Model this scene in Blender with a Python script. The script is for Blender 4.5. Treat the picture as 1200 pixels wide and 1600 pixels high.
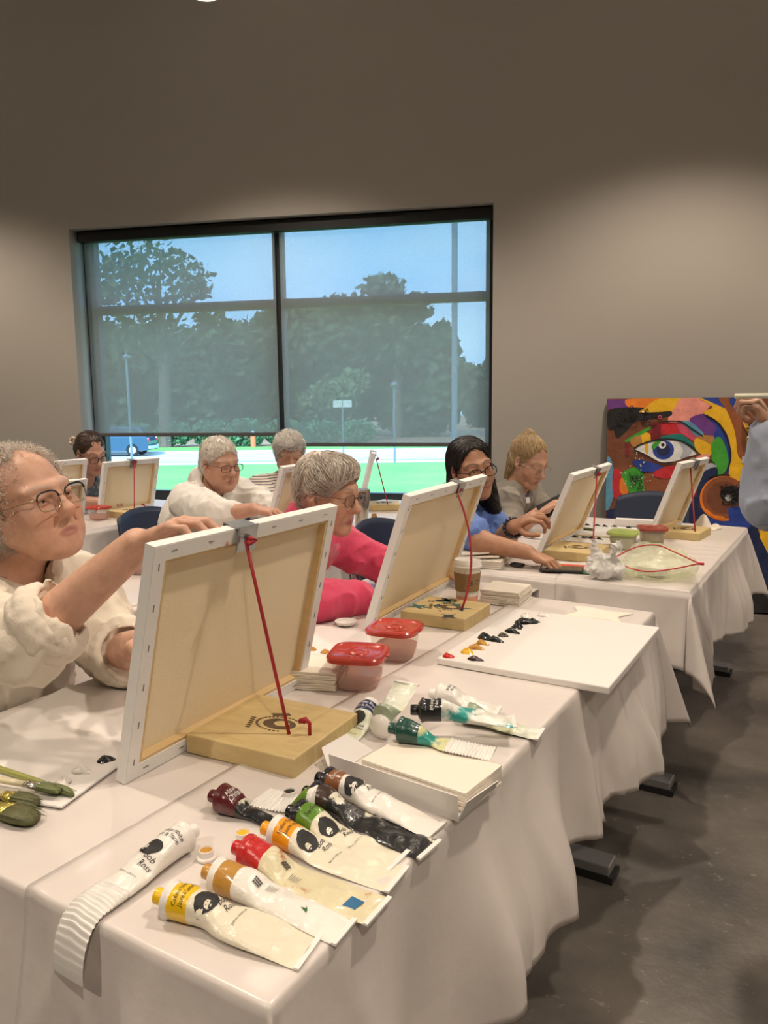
import bpy, bmesh, math, random
import numpy as np
from mathutils import Vector, Matrix
sc = bpy.context.scene
for o in list(bpy.data.objects): bpy.data.objects.remove(o)
COL = sc.collection
rng = random.Random(7)
# World axes: X runs across the rows of tables, Y along them. The room itself is turned by ROOM.
ROOM = math.radians(19.3)
H = 1.365          # camera height
T = .735           # tablecloth level
YW = 5.45          # inner face of the window wall, in room axes

# ------------------------------------------------------------------ camera, sky, sun, exposure
yaw, pit, rol = math.radians(31.3), math.radians(8.06), math.radians(-.67)
fw = Vector((0, math.cos(pit), -math.sin(pit))); up = Vector((0, math.sin(pit), math.cos(pit))); rt = Vector((1, 0, 0))
rt2 = math.cos(rol)*rt+math.sin(rol)*up; up2 = -math.sin(rol)*rt+math.cos(rol)*up
RZ = Matrix.Rotation(yaw, 3, 'Z')
m3 = Matrix((RZ@rt2, RZ@up2, RZ@(-fw))).transposed()
cd = bpy.data.cameras.new('camera'); cam = bpy.data.objects.new('camera', cd); COL.objects.link(cam)
cam.matrix_world = Matrix.Translation((0, 0, H))@m3.to_4x4()
cd.sensor_fit = 'VERTICAL'; cd.sensor_height = 24; cd.lens = 1228/1600*24; cd.clip_start = .05; cd.clip_end = 600
sc.camera = cam
vs = sc.view_settings
vs.view_transform = 'Standard'; vs.look = 'None'; vs.gamma = 1; vs.use_curve_mapping = False
vs.exposure = 0.0

wd = bpy.data.worlds.new('sky'); sc.world = wd; wd.use_nodes = True
nt = wd.node_tree; nt.nodes.clear()
out = nt.nodes.new('ShaderNodeOutputWorld'); bg = nt.nodes.new('ShaderNodeBackground')
tc = nt.nodes.new('ShaderNodeTexCoord'); mp = nt.nodes.new('ShaderNodeMapping'); mp.inputs['Scale'].default_value = (1, 1, 2.5)
nz = nt.nodes.new('ShaderNodeTexNoise'); nz.inputs['Scale'].default_value = 2.2; nz.inputs['Detail'].default_value = 6
rp = nt.nodes.new('ShaderNodeValToRGB')
rp.color_ramp.elements[0].position = .38; rp.color_ramp.elements[0].color = (.24, .53, .92, 1)
rp.color_ramp.elements[1].position = .72; rp.color_ramp.elements[1].color = (.50, .73, .95, 1)
nt.links.new(tc.outputs['Generated'], mp.inputs[0]); nt.links.new(mp.outputs[0], nz.inputs[0])
nt.links.new(nz.outputs[0], rp.inputs[0]); nt.links.new(rp.outputs[0], bg.inputs[0]); nt.links.new(bg.outputs[0], out.inputs[0])
bg.inputs[1].default_value = 4.6
sl = bpy.data.lights.new('sun', 'SUN'); sl.energy = 6; sl.angle = math.radians(3); sl.color = (1, .95, .86)
so = bpy.data.objects.new('sun', sl); COL.objects.link(so)
so.rotation_euler = (math.radians(48), 0, math.radians(-10)+ROOM)     # from behind the building, so no sun enters the window

# ------------------------------------------------------------------ helpers
def room(x, y, z=0.):
    c, s = math.cos(ROOM), math.sin(ROOM)
    return Vector((x*c-y*s, x*s+y*c, z))
MATS = {}
def M(name, col, rough=.5, var=None, bump=None, metal=0., trans=None, coat=0., sheen=0., spec=.5, emit=None, attr=None, vscale=(1, 1, 1), sss=0.):
    """procedural principled material; var=(scale, colour2, contrast lo, hi); bump=(scale, strength, detail)"""
    if name in MATS: return MATS[name]
    m = bpy.data.materials.new(name); m.use_nodes = True; n = m.node_tree.nodes; l = m.node_tree.links
    p = n['Principled BSDF']; p.inputs['Base Color'].default_value = (*col, 1); p.inputs['Roughness'].default_value = rough
    p.inputs['Metallic'].default_value = metal; p.inputs['Coat Weight'].default_value = coat; p.inputs['Specular IOR Level'].default_value = spec
    if sheen: p.inputs['Sheen Weight'].default_value = sheen
    if sss:
        p.inputs['Subsurface Weight'].default_value = sss; p.inputs['Subsurface Radius'].default_value = (1, .35, .2); p.inputs['Subsurface Scale'].default_value = .006
    tcn = n.new('ShaderNodeTexCoord'); mpn = n.new('ShaderNodeMapping'); mpn.inputs['Scale'].default_value = vscale
    l.new(tcn.outputs['Object'], mpn.inputs[0])
    src = None
    if attr:
        a = n.new('ShaderNodeAttribute'); a.attribute_name = attr; src = a.outputs['Color']; l.new(src, p.inputs['Base Color'])
    if var:
        t = n.new('ShaderNodeTexNoise'); t.inputs['Scale'].default_value = var[0]; t.inputs['Detail'].default_value = 7; t.inputs['Roughness'].default_value = .6
        l.new(mpn.outputs[0], t.inputs[0])
        r = n.new('ShaderNodeValToRGB'); lo, hi = (var[2], var[3]) if len(var) > 2 else (.35, .7)
        r.color_ramp.elements[0].position = lo; r.color_ramp.elements[1].position = hi
        r.color_ramp.elements[0].color = (*col, 1); r.color_ramp.elements[1].color = (*var[1], 1)
        l.new(t.outputs[0], r.inputs[0])
        if src:
            mx = n.new('ShaderNodeMix'); mx.data_type = 'RGBA'; mx.blend_type = 'MULTIPLY'; mx.inputs[0].default_value = 1
            l.new(src, mx.inputs[6]); l.new(r.outputs[0], mx.inputs[7]); l.new(mx.outputs[2], p.inputs['Base Color'])
        else: l.new(r.outputs[0], p.inputs['Base Color'])
    if bump:
        t = n.new('ShaderNodeTexNoise'); t.inputs['Scale'].default_value = bump[0]; t.inputs['Detail'].default_value = bump[2] if len(bump) > 2 else 4
        l.new(mpn.outputs[0], t.inputs[0])
        b = n.new('ShaderNodeBump'); b.inputs['Strength'].default_value = bump[1]; b.inputs['Distance'].default_value = .01
        l.new(t.outputs[0], b.inputs['Height']); l.new(b.outputs[0], p.inputs['Normal'])
    if trans is not None:      # thin see-through plastic: part transparent, part surface
        o = n['Material Output']; tr = n.new('ShaderNodeBsdfTransparent'); tr.inputs[0].default_value = (*trans[1], 1)
        mx = n.new('ShaderNodeMixShader'); mx.inputs[0].default_value = trans[0]
        l.new(p.outputs[0], mx.inputs[1]); l.new(tr.outputs[0], mx.inputs[2]); l.new(mx.outputs[0], o.inputs[0])
    if emit:
        p.inputs['Emission Color'].default_value = (*emit[0], 1); p.inputs['Emission Strength'].default_value = emit[1]
    MATS[name] = m
    return m

def link(name, me, mat=None, parent=None, loc=None, rot=None, smooth=False):
    if mat is not None:
        for mm in (mat if isinstance(mat, (list, tuple)) else [mat]): me.materials.append(mm)
    if smooth and len(me.polygons): me.polygons.foreach_set('use_smooth', [True]*len(me.polygons))
    o = bpy.data.objects.new(name, me); COL.objects.link(o)
    if parent: o.parent = parent
    if loc is not None: o.location = loc
    if rot is not None: o.rotation_euler = rot
    return o
def tag(o, label, cat, group=None):
    o['label'] = label; o['category'] = cat
    if group: o['group'] = group
    return o
def thing(name, label, cat, loc=(0, 0, 0), rz=0., group=None):
    o = bpy.data.objects.new(name, None); COL.objects.link(o); o.location = loc; o.rotation_euler = (0, 0, rz); o.empty_display_size = .05
    return tag(o, label, cat, group)

class MB:
    """collects vertices and faces of one mesh"""
    def __init__(s): s.v = []; s.f = []; s.mi = []
    def add(s, vs, fs, mi=0):
        b = len(s.v); s.v += [tuple(p) for p in vs]
        for f in fs: s.f.append([b+i for i in f]); s.mi.append(mi)
        return s
    def box(s, c, d, mat=None, mi=0, bev=0.):
        x, y, z = d[0]/2, d[1]/2, d[2]/2
        if bev <= 0:
            P = [Vector((a*x, b*y, e*z)) for a in (-1, 1) for b in (-1, 1) for e in (-1, 1)]
            F = [(0, 1, 3, 2), (4, 6, 7, 5), (0, 4, 5, 1), (2, 3, 7, 6), (0, 2, 6, 4), (1, 5, 7, 3)]
        else:
            bm = bmesh.new(); bmesh.ops.create_cube(bm, size=1)
            for v in bm.verts: v.co = Vector((v.co.x*d[0], v.co.y*d[1], v.co.z*d[2]))
            bmesh.ops.bevel(bm, geom=bm.edges[:], offset=bev, segments=2, affect='EDGES', profile=.5)
            bm.verts.index_update(); P = [v.co.copy() for v in bm.verts]; F = [[v.index for v in f.verts] for f in bm.faces]; bm.free()
        if mat is not None: P = [mat@p for p in P]
        return s.add([p+Vector(c) for p in P], F, mi)
    def tube(s, pts, r, n=8, mi=0, caps=True, closed=False):
        pts = [Vector(p) for p in pts]; N = len(pts); rs = r if isinstance(r, (list, tuple)) else [r]*N
        ring = []; prev = None
        for i, p in enumerate(pts):
            if closed: t = (pts[(i+1) % N]-pts[i-1])
            else: t = pts[min(i+1, N-1)]-pts[max(i-1, 0)]
            t.normalize()
            if prev is None:
                a = Vector((0, 0, 1)) if abs(t.z) < .9 else Vector((1, 0, 0)); x = t.cross(a).normalized()
            else: x = (prev-t*prev.dot(t)).normalized()
            prev = x; y = t.cross(x)
            ring.append([p+rs[i]*(math.cos(2*math.pi*k/n)*x+math.sin(2*math.pi*k/n)*y) for k in range(n)])
        vs = [q for rg in ring for q in rg]; F = []
        for i in range(N if closed else N-1):
            a, b = i*n, ((i+1) % N)*n
            for k in range(n): F.append((a+k, a+(k+1) % n, b+(k+1) % n, b+k))
        if caps and not closed: F += [tuple(range(n))[::-1], tuple(range((N-1)*n, N*n))]
        return s.add(vs, F, mi)
    def lathe(s, prof, c=(0, 0, 0), n=24, mi=0, capb=True, capt=True, mat=None, sq=0.):
        """prof = [(r, z)]; sq>0 squares the cross-section"""
        vs = []
        for r, z in prof:
            for k in range(n):
                a = 2*math.pi*k/n; ca, sa = math.cos(a), math.sin(a)
                if sq: q = (abs(ca)**(2+sq)+abs(sa)**(2+sq))**(-1/(2+sq)); ca *= q; sa *= q
                p = Vector((r*ca, r*sa, z)); vs.append((mat@p if mat is not None else p)+Vector(c))
        F = []
        for i in range(len(prof)-1):
            for k in range(n): F.append((i*n+k, i*n+(k+1) % n, (i+1)*n+(k+1) % n, (i+1)*n+k))
        if capb: F.append(tuple(range(n))[::-1])
        if capt: F.append(tuple(range((len(prof)-1)*n, len(prof)*n)))
        return s.add(vs, F, mi)
    def prism(s, poly, z0, z1, mat=None, mi=0):
        n = len(poly); vs = [Vector((x, y, z0)) for x, y in poly]+[Vector((x, y, z1)) for x, y in poly]
        if mat is not None: vs = [mat@v for v in vs]
        return s.add(vs, [tuple(range(n))[::-1], tuple(range(n, 2*n))]+[(i, (i+1) % n, n+(i+1) % n, n+i) for i in range(n)], mi)
    def grid(s, fn, nu, nv, mi=0):
        vs = [fn(i/nu, j/nv) for i in range(nu+1) for j in range(nv+1)]
        F = [(i*(nv+1)+j, (i+1)*(nv+1)+j, (i+1)*(nv+1)+j+1, i*(nv+1)+j+1) for i in range(nu) for j in range(nv)]
        return s.add(vs, F, mi)
    def mesh(s, name='m'):
        me = bpy.data.meshes.new(name); me.from_pydata([tuple(v) for v in s.v], [], s.f)
        if any(s.mi): me.polygons.foreach_set('material_index', s.mi)
        me.update(); return me
    def build(s, name, mat=None, parent=None, loc=None, rot=None, smooth=False):
        return link(name, s.mesh(name), mat, parent, loc, rot, smooth)
def box(name, c, d, mat, parent=None, bev=0., rot=None, loc=None): return MB().box(c, d, bev=bev).build(name, mat, parent, loc, rot)
def autosmooth(o, ang=40):
    me = o.data; me.polygons.foreach_set('use_smooth', [True]*len(me.polygons)); me.set_sharp_from_angle(angle=math.radians(ang)); return o
def copy_tree(o, parent=None):
    c = o.copy(); COL.objects.link(c); c.parent = parent
    for ch in list(o.children): copy_tree(ch, c)
    return c
def struct(o): o['kind'] = 'structure'; return o

# vectorised value noise
_h = np.random.RandomState(3).rand(64, 64, 64).astype(np.float32)
def vnoise(P, f):
    Q = np.asarray(P, np.float32)*f; i = np.floor(Q).astype(int); t = Q-i; t = t*t*(3-2*t); i &= 63; j = (i+1) & 63
    x0, y0, z0 = i.T; x1, y1, z1 = j.T; a, b, c = t.T
    l = lambda p, q, k: p+(q-p)*k
    return l(l(l(_h[x0, y0, z0], _h[x1, y0, z0], a), l(_h[x0, y1, z0], _h[x1, y1, z0], a), b),
             l(l(_h[x0, y0, z1], _h[x1, y0, z1], a), l(_h[x0, y1, z1], _h[x1, y1, z1], a), b), c)*2-1
# ------------------------------------------------------------------ ceiling lamps (they light the room)
m_lampbody = M('lamp body', (.55, .55, .54), .45)
m_lamplens = M('lamp lens', (.9, .85, .75), .4, emit=((1, .84, .62), 14))
m_cord_black = M('black cable', (.02, .02, .02), .5)
CEIL = 4.6
LAMP_W = 150
FILL_W = 22  # power of the added upward fill above each lamp
def pendant(x, y, label):
    p = room(x, y, 3.5); t = thing('pendant_downlight', label, 'lamp', p, ROOM, 'cylinder downlights hanging in a grid')
    autosmooth(MB().lathe([(.075, .02), (.08, .0), (.088, .0), (.088, .26), (.02, .27)], n=24, capb=False).build('lamp_housing', m_lampbody, t))
    MB().lathe([(.074, .02), (.03, .028)], n=24, capb=False).build('lens', m_lamplens, t)
    MB().tube([(0, 0, .27), (0, 0, CEIL-3.5)], .006, 6).build('stem', m_cord_black, t)
    l = bpy.data.lights.new('downlight beam', 'SPOT'); l.energy = LAMP_W; l.color = (1, .84, .68); l.spot_size = math.radians(128); l.spot_blend = .6; l.shadow_soft_size = .055
    lo = bpy.data.objects.new('beam', l); COL.objects.link(lo); lo.parent = t; lo.location = (0, 0, -.01)
    l = bpy.data.lights.new('added upward fill', 'SPOT'); l.energy = FILL_W; l.color = (1, .87, .72); l.spot_size = math.radians(150); l.spot_blend = .6; l.shadow_soft_size = .07  # added spot, not a real lamp part: soft room fill bounced off the ceiling
    lo = bpy.data.objects.new('added_fill', l); COL.objects.link(lo); lo.parent = t; lo.location = (0, 0, .30); lo.rotation_euler = (math.pi, 0, 0)
for x, y, lb in ((-4.48, 4.2, 'cylinder downlight hanging near the left end of the window wall'), (-1.83, 4.2, 'cylinder downlight hanging just in front of the window'),
                 (.82, 4.2, 'cylinder downlight hanging above the leaning eye painting'), (3.47, 4.2, 'cylinder downlight hanging by the right end of the window wall'),
                 (-4.48, 1.55, 'cylinder downlight hanging over the far left aisle'), (-1.83, 1.55, 'cylinder downlight hanging above the near woman painting'),
                 (.82, 1.55, 'cylinder downlight hanging over the bare aisle right of the tables'), (-1.83, -1.1, 'cylinder downlight hanging behind the viewer on the left'),
                 (.82, -1.1, 'cylinder downlight hanging behind the viewer on the right'), (3.47, 1.55, 'cylinder downlight hanging over the far right of the room'), (3.47, -1.1, 'cylinder downlight at the back right, behind the viewer')):
    pendant(x, y, lb)

# ------------------------------------------------------------------ room shell
m_wall = M('painted wall', (.42, .39, .345), .85, bump=(180, .12))
m_ceil = M('white ceiling', (.7, .69, .67), .9, var=(.6, (.74, .73, .71)))
m_floor = M('polished concrete', (.062, .056, .050), .42, var=(1.7, (.21, .185, .16), .36, .74), bump=(26, .18, 8))
nd = m_floor.node_tree.nodes; ln = m_floor.node_tree.links          # scuffs: light streaks and specks on the concrete
pr = nd['Principled BSDF']; base = pr.inputs['Base Color'].links[0].from_socket
vo = nd.new('ShaderNodeTexNoise'); vo.inputs['Scale'].default_value = 34; vo.inputs['Detail'].default_value = 9; vo.inputs['Distortion'].default_value = 1.6
ln.new(nd['Mapping'].outputs[0], vo.inputs[0])
rr = nd.new('ShaderNodeValToRGB'); rr.color_ramp.elements[0].position = .64; rr.color_ramp.elements[1].position = .84; ln.new(vo.outputs[0], rr.inputs[0])
mx = nd.new('ShaderNodeMix'); mx.data_type = 'RGBA'; mx.inputs[7].default_value = (.36, .32, .27, 1)
ln.new(rr.outputs[0], mx.inputs[0]); ln.new(base, mx.inputs[6]); ln.new(mx.outputs[2], pr.inputs['Base Color'])
XL, XR, YF = -6.4, 5.6, -4.5
WX0, WX1, WZ0, WZ1 = -3.523, -.397, .60, 2.65
r3 = (0, 0, ROOM)
struct(box('floor', ((XL+XR)/2, (YW+YF)/2, -.05), (XR-XL+.6, YW-YF+.5, .1), m_floor, rot=r3))
struct(box('ceiling', ((XL+XR)/2, (YW+YF)/2, CEIL+.05), (XR-XL+.6, YW-YF+.6, .1), m_ceil, rot=r3))
b = MB(); ym = YW+.15
b.box(((XL+WX0)/2, ym, CEIL/2), (WX0-XL, .3, CEIL)).box(((XR+WX1)/2, ym, CEIL/2), (XR-WX1, .3, CEIL))
b.box(((WX0+WX1)/2, ym, WZ0/2), (WX1-WX0, .3, WZ0)).box(((WX0+WX1)/2, ym, (CEIL+WZ1)/2), (WX1-WX0, .3, CEIL-WZ1))
struct(b.build('wall_back', m_wall, rot=r3))
struct(box('wall_left', (XL-.1, (YW+YF)/2, CEIL/2), (.2, YW-YF+.6, CEIL), m_wall, rot=r3))
struct(box('wall_right', (XR+.1, (YW+YF)/2, CEIL/2), (.2, YW-YF+.6, CEIL), m_wall, rot=r3))
struct(box('wall_front', ((XL+XR)/2, YF-.1, CEIL/2), (XR-XL, .2, CEIL), m_wall, rot=r3))
m_base = M('dark vinyl base', (.02, .018, .016), .5)
struct(box('baseboard_back', ((XL+XR)/2, YW-.006, .055), (XR-XL, .012, .11), m_base, rot=r3))

# window: dark frame, four panes
m_frame = M('bronze aluminium', (.035, .037, .037), .4, metal=.3)
m_glass = bpy.data.materials.new('window glass'); m_glass.use_nodes = True
n = m_glass.node_tree.nodes; l = m_glass.node_tree.links; n.remove(n['Principled BSDF'])
tr = n.new('ShaderNodeBsdfTransparent'); tr.inputs[0].default_value = (.90, .95, .95, 1); gl = n.new('ShaderNodeBsdfGlossy'); gl.inputs['Roughness'].default_value = .02
mxs = n.new('ShaderNodeMixShader'); mxs.inputs[0].default_value = .04; l.new(tr.outputs[0], mxs.inputs[1]); l.new(gl.outputs[0], mxs.inputs[2]); l.new(mxs.outputs[0], n['Material Output'].inputs[0])
win = bpy.data.objects.new('window_1', None); COL.objects.link(win); win.rotation_euler = r3; struct(win)
yf = 5.66; MX = -1.966
for nm, c, d in (('jamb', (WX0+.045, yf, (WZ0+WZ1)/2), (.09, .07, WZ1-WZ0)), ('jamb', (WX1-.03, yf, (WZ0+WZ1)/2), (.06, .07, WZ1-WZ0)),
                 ('head_rail', ((WX0+WX1)/2, yf, WZ1-.03), (WX1-WX0-.15, .07, .06)), ('bottom_rail', ((WX0+WX1)/2, yf, WZ0+.045), (WX1-WX0-.15, .07, .09)),
                 ('mullion', (MX, yf, (WZ0+WZ1)/2+.015), (.075, .07, WZ1-WZ0-.15)),
                 ('transom', ((WX0+.09+MX-.0375)/2, yf, 2.077), (MX-.0375-WX0-.09, .06, .065)), ('transom', ((WX1-.06+MX+.0375)/2, yf, 2.077), (WX1-.06-MX-.0375, .06, .065))):
    box(nm, c, d, m_frame, win)
for x0, x1 in ((WX0+.09, MX-.0375), (MX+.0375, WX1-.06)):
    for z0, z1 in ((WZ0+.09, 2.0445), (2.1095, WZ1-.06)):
        box('pane', ((x0+x1)/2, yf, (z0+z1)/2), (x1-x0, .008, z1-z0), m_glass, win)
m_sill = M('white sill', (.6, .6, .58), .5)
box('window_sill', ((WX0+WX1)/2, YW+.085, WZ0+.008), (WX1-WX0-.004, .17, .016), m_sill, win)

# two roller blinds of grey see-through screen fabric
m_blind = bpy.data.materials.new('screen fabric'); m_blind.use_nodes = True
n = m_blind.node_tree.nodes; l = m_blind.node_tree.links; n.remove(n['Principled BSDF'])
tr = n.new('ShaderNodeBsdfTransparent'); tr.inputs[0].default_value = (.64, .64, .64, 1)
df = n.new('ShaderNodeBsdfDiffuse'); df.inputs[0].default_value = (.40, .385, .36, 1); tl = n.new('ShaderNodeBsdfTranslucent'); tl.inputs[0].default_value = (.36, .325, .29, 1)
ad = n.new('ShaderNodeAddShader'); l.new(df.outputs[0], ad.inputs[0]); l.new(tl.outputs[0], ad.inputs[1])
mxs = n.new('ShaderNodeMixShader'); mxs.inputs[0].default_value = .30; l.new(tr.outputs[0], mxs.inputs[1]); l.new(ad.outputs[0], mxs.inputs[2])
wv = n.new('ShaderNodeTexNoise'); wv.inputs['Scale'].default_value = 260; wv.inputs['Detail'].default_value = 1
tco = n.new('ShaderNodeTexCoord'); l.new(tco.outputs['Object'], wv.inputs[0])
mr = n.new('ShaderNodeMapRange'); mr.inputs[3].default_value = .22; mr.inputs[4].default_value = .34; l.new(wv.outputs[0], mr.inputs[0]); l.new(mr.outputs[0], mxs.inputs[0])
l.new(mxs.outputs[0], n['Material Output'].inputs[0])
m_bar = M('blind bar', (.10, .10, .098), .5); m_cass = M('black cassette', (.006, .006, .006), .5)
for x0, x1, zb, lb in ((-3.475, -1.962, 1.114, 'left grey screen roller blind, its hem slightly higher than its neighbour'),
                       (-1.925, -.425, 1.038, 'right grey screen roller blind hanging a little lower, beside the bare wall')):
    t = thing('roller_blind', lb, 'blind', room((x0+x1)/2, 5.545, 0), ROOM, 'roller blinds on the window')
    w = x1-x0
    box('cassette', (0, 0, 2.600), (w+.036, .08, .070), m_cass, t)
    box('screen', (0, .015, (zb+2.60)/2+.01), (w, .0012, 2.60-zb-.01), m_blind, t)
    box('bottom_bar', (0, .015, zb+.014), (w, .014, .028), m_bar, t, bev=.003)
# thin bead chain of the right blind
# ------------------------------------------------------------------ outside
GZ = -1.4
def outside(x, y, z=0.):       # lateral and distance along the street grid, which is turned like the view axis
    c, s = math.cos(yaw), math.sin(yaw); return Vector((x*c-y*s, x*s+y*c, z))
m_grass = M('lawn', (.10, .30, .075), .9, var=(.35, (.19, .40, .10), .3, .7), bump=(30, .4))
m_path = M('pale paving', (.62, .60, .56), .85, var=(1.2, (.72, .70, .66)))
m_road = M('sunlit asphalt', (.42, .43, .43), .85, var=(.8, (.52, .52, .52)))
m_mulch = M('leaf litter', (.30, .19, .12), .95, var=(.8, (.42, .30, .2)))
def strip(name, y0, y1, mat, z, x0=-75, x1=60):
    return struct(MB().add([(x0, y0, z), (x1, y0, z), (x1, y1, z), (x0, y1, z)], [(0, 1, 2, 3)]).build(name, mat, rot=(0, 0, yaw)))
strip('lawn', 4.5, 35.4, m_grass, GZ); strip('sidewalk', 35.4, 36.7, m_path, GZ+.01); strip('verge', 36.7, 37.2, m_grass, GZ+.01)
strip('road', 37.2, 43.6, m_road, GZ); struct(box('kerb', (-8, 43.75, GZ+.06), (134, .3, .12), m_path, rot=(0, 0, yaw)))
strip('far_verge', 43.9, 49.5, m_grass, GZ+.02); strip('far_ground', 49.5, 140, m_mulch, GZ)
m_bark = M('bark', (.12, .10, .085), .9, var=(6, (.2, .17, .14)), bump=(20, .5))
m_leaf = [M('oak leaves', (.035, .075, .035), .7, var=(.5, (.07, .13, .055))), M('pine needles', (.05, .09, .045), .7, var=(.6, (.09, .14, .07))), M('pale leaves', (.10, .17, .07), .7, var=(.6, (.16, .24, .1)))]
def leaves(mb, blobs, per, size, seed):
    r = random.Random(seed)
    for (bx, by, bz, rx, rz) in blobs:
        c = room(bx, by, bz)
        for k in range(int(per*max(.5, rx*rz/4))):
            while True:
                d = Vector((r.uniform(-1, 1), r.uniform(-1, 1), r.uniform(-1, 1)))
                if .25 < d.length < 1: break
            d = d*(.75+.3*r.random())
            p = c+Vector((d.x*rx, d.y*rx, d.z*rz)); s = size*r.uniform(.6, 1.5)
            a = Vector((r.gauss(0, 1), r.gauss(0, 1), r.gauss(0, 1))).normalized(); q = a.orthogonal().normalized(); e = a.cross(q)
            mb.add([p-q*s-e*s*.6, p+q*s-e*s*.5, p+q*s*.7+e*s*.8, p-q*s*.6+e*s*.7], [(0, 1, 2, 3)])
TREES = [
('pine_tree', 'tall open-crowned pine in the left window pane, highest tree outside', 1, 60, .26, [(-25.1, 43.8, 7.8, 1.8, 1.6), (-24.4, 45.9, 10.1, 2.9, 1.3), (-22.9, 48.3, 9.5, 1.6, 1.2), (-24.6, 43.8, 9.4, 1.8, 1.2), (-23.4, 46.1, 8.2, 2.4, 1.1), (-22.3, 48.4, 8.5, 1.0, 0.7), (-25.9, 43.6, 8.5, 1.2, 1.4), (-24.7, 45.9, 5.7, 2.9, 1.6), (-21.6, 48.6, 6.7, 1.2, 0.6)]),
('oak_tree', 'broad dark oak filling the lower left pane behind the pine', 0, 170, .4, [(-33.2, 58.4, 5.0, 3.8, 3.2), (-31.2, 60.8, 3.5, 4.3, 3.8), (-28.9, 63.4, 5.1, 3.2, 3.0), (-34.9, 58.0, 1.9, 3.2, 3.2), (-29.2, 61.3, 1.3, 3.8, 2.7), (-33.9, 62.3, 0.8, 4.3, 2.1)]),
('oak_tree', 'rounded dark oak seen either side of the window mullion', 0, 170, .4, [(-25.4, 66.2, 5.2, 3.5, 3.5), (-24.3, 68.4, 7.5, 2.6, 2.3), (-28.1, 69.7, 2.5, 3.5, 3.5), (-23.2, 66.6, 2.9, 3.5, 4.1), (-28.9, 67.5, 6.4, 2.3, 2.3)]),
('oak_tree', 'wide flat-topped dark oak left of the tall pine in the right pane', 0, 170, .4, [(-17.6, 59.6, 6.6, 3.1, 2.6), (-16.1, 62.0, 7.8, 2.6, 2.1), (-19.8, 63.3, 3.9, 3.1, 3.1), (-14.7, 60.3, 4.2, 3.1, 3.1), (-17.2, 61.8, 1.2, 3.6, 2.6), (-20.7, 63.1, 8.0, 1.8, 1.6)]),
('pine_tree', 'pine rising above the oaks in the middle of the right pane', 1, 170, .3, [(-11.9, 56.8, 9.4, 1.8, 1.0), (-11.8, 58.8, 8.5, 2.2, 1.0), (-10.8, 61.1, 8.0, 2.0, 0.8), (-12.4, 56.7, 6.7, 2.0, 1.0), (-10.0, 59.2, 8.7, 1.2, 0.6)]),
('oak_tree', 'dark oak beside the tall grey pole in the right pane', 0, 170, .4, [(-11.4, 58.9, 5.4, 3.0, 2.3), (-9.4, 61.4, 4.6, 2.8, 2.5), (-13.2, 62.6, 2.7, 3.0, 3.0), (-8.1, 59.6, 2.1, 2.3, 3.0), (-10.3, 61.2, 0.7, 3.5, 2.3), (-8.7, 63.6, 6.2, 1.4, 1.4)]),
('oak_tree', 'small distant tree at the right edge of the window', 0, 170, .35, [(-7.2, 78.2, 2.3, 2.0, 2.6), (-6.7, 80.4, 0.4, 2.0, 2.6), (-8.2, 82.1, 3.6, 1.4, 1.6), (-5.3, 78.6, 2.9, 2.0, 3.3)]),
('dogwood_tree', 'low pale-leaved tree behind the white road sign', 2, 260, .22, [(-14.0, 50.2, 1.7, 1.8, 1.3), (-13.2, 52.4, 2.5, 1.3, 1.1), (-16.4, 53.8, 1.2, 1.3, 1.1)]),
]
for i, (nm, lb, k, per, sz, bl) in enumerate(TREES):
    cx = sum(q[0] for q in bl)/len(bl); cy = sum(q[1] for q in bl)/len(bl); base = room(cx, cy, GZ)
    t = thing(nm, lb, 'tree', base, 0, 'trees across the road')
    mb = MB(); leaves(mb, bl, per*4.5, sz*.68, 50+i); f = mb.build('foliage', m_leaf[k], t); f.location = -base
    mb = MB(); top = max(q[2] for q in bl); r0 = .12+.02*(top-GZ)
    mb.tube([base, base+Vector((.1, .05, (top-GZ)*.5)), base+Vector((-.1, .1, (top-GZ)*.92))], [r0*1.3, r0*.8, r0*.3], 8)
    for q in bl:
        e = room(q[0], q[1], q[2]); s0 = base+Vector((.05, .05, max(1.5, (e.z-GZ)*.62)))
        mb.tube([s0, s0.lerp(e, .5)+Vector((0, 0, .25)), e], [r0*.5, r0*.3, r0*.12], 6)
    f = mb.build('trunk', m_bark, t); f.location = -base
m_hedge = M('hedge leaves', (.05, .17, .08), .7, var=(1.5, (.13, .33, .16), .3, .7))
for i in range(12):
    x = -27.5+i*2.35; p = outside(x, 50.4+.3*math.sin(i*2.1), GZ); r = random.Random(90+i); mb = MB()
    for k in range(900):
        d = Vector((r.uniform(-1, 1), r.uniform(-1, 1), r.uniform(-1, 1)));
        if d.length > 1: d.normalize()
        q = Vector((d.x*1.24, d.y*.8, .85+d.z*(.82+.1*math.sin(i)))); s = r.uniform(.05, .11); a = Vector((r.gauss(0, 1), r.gauss(0, 1), r.gauss(0, 1))).normalized(); e = a.orthogonal().normalized(); f = a.cross(e)
        mb.add([q-e*s-f*s, q+e*s-f*s*.8, q+e*s*.8+f*s, q-e*s*.9+f*s*.8], [(0, 1, 2, 3)])
    lb = ['leftmost','second','third','fourth','fifth','sixth','seventh','eighth','ninth','tenth','eleventh','twelfth'][i]+(' bush' if i == 0 else ' bush from the left')+' in the green hedge across the road'
    o = mb.build('hedge_bush', m_hedge, None, p, (0, 0, yaw)); tag(o, lb, 'bush', 'bushes of the hedge across the road')

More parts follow.
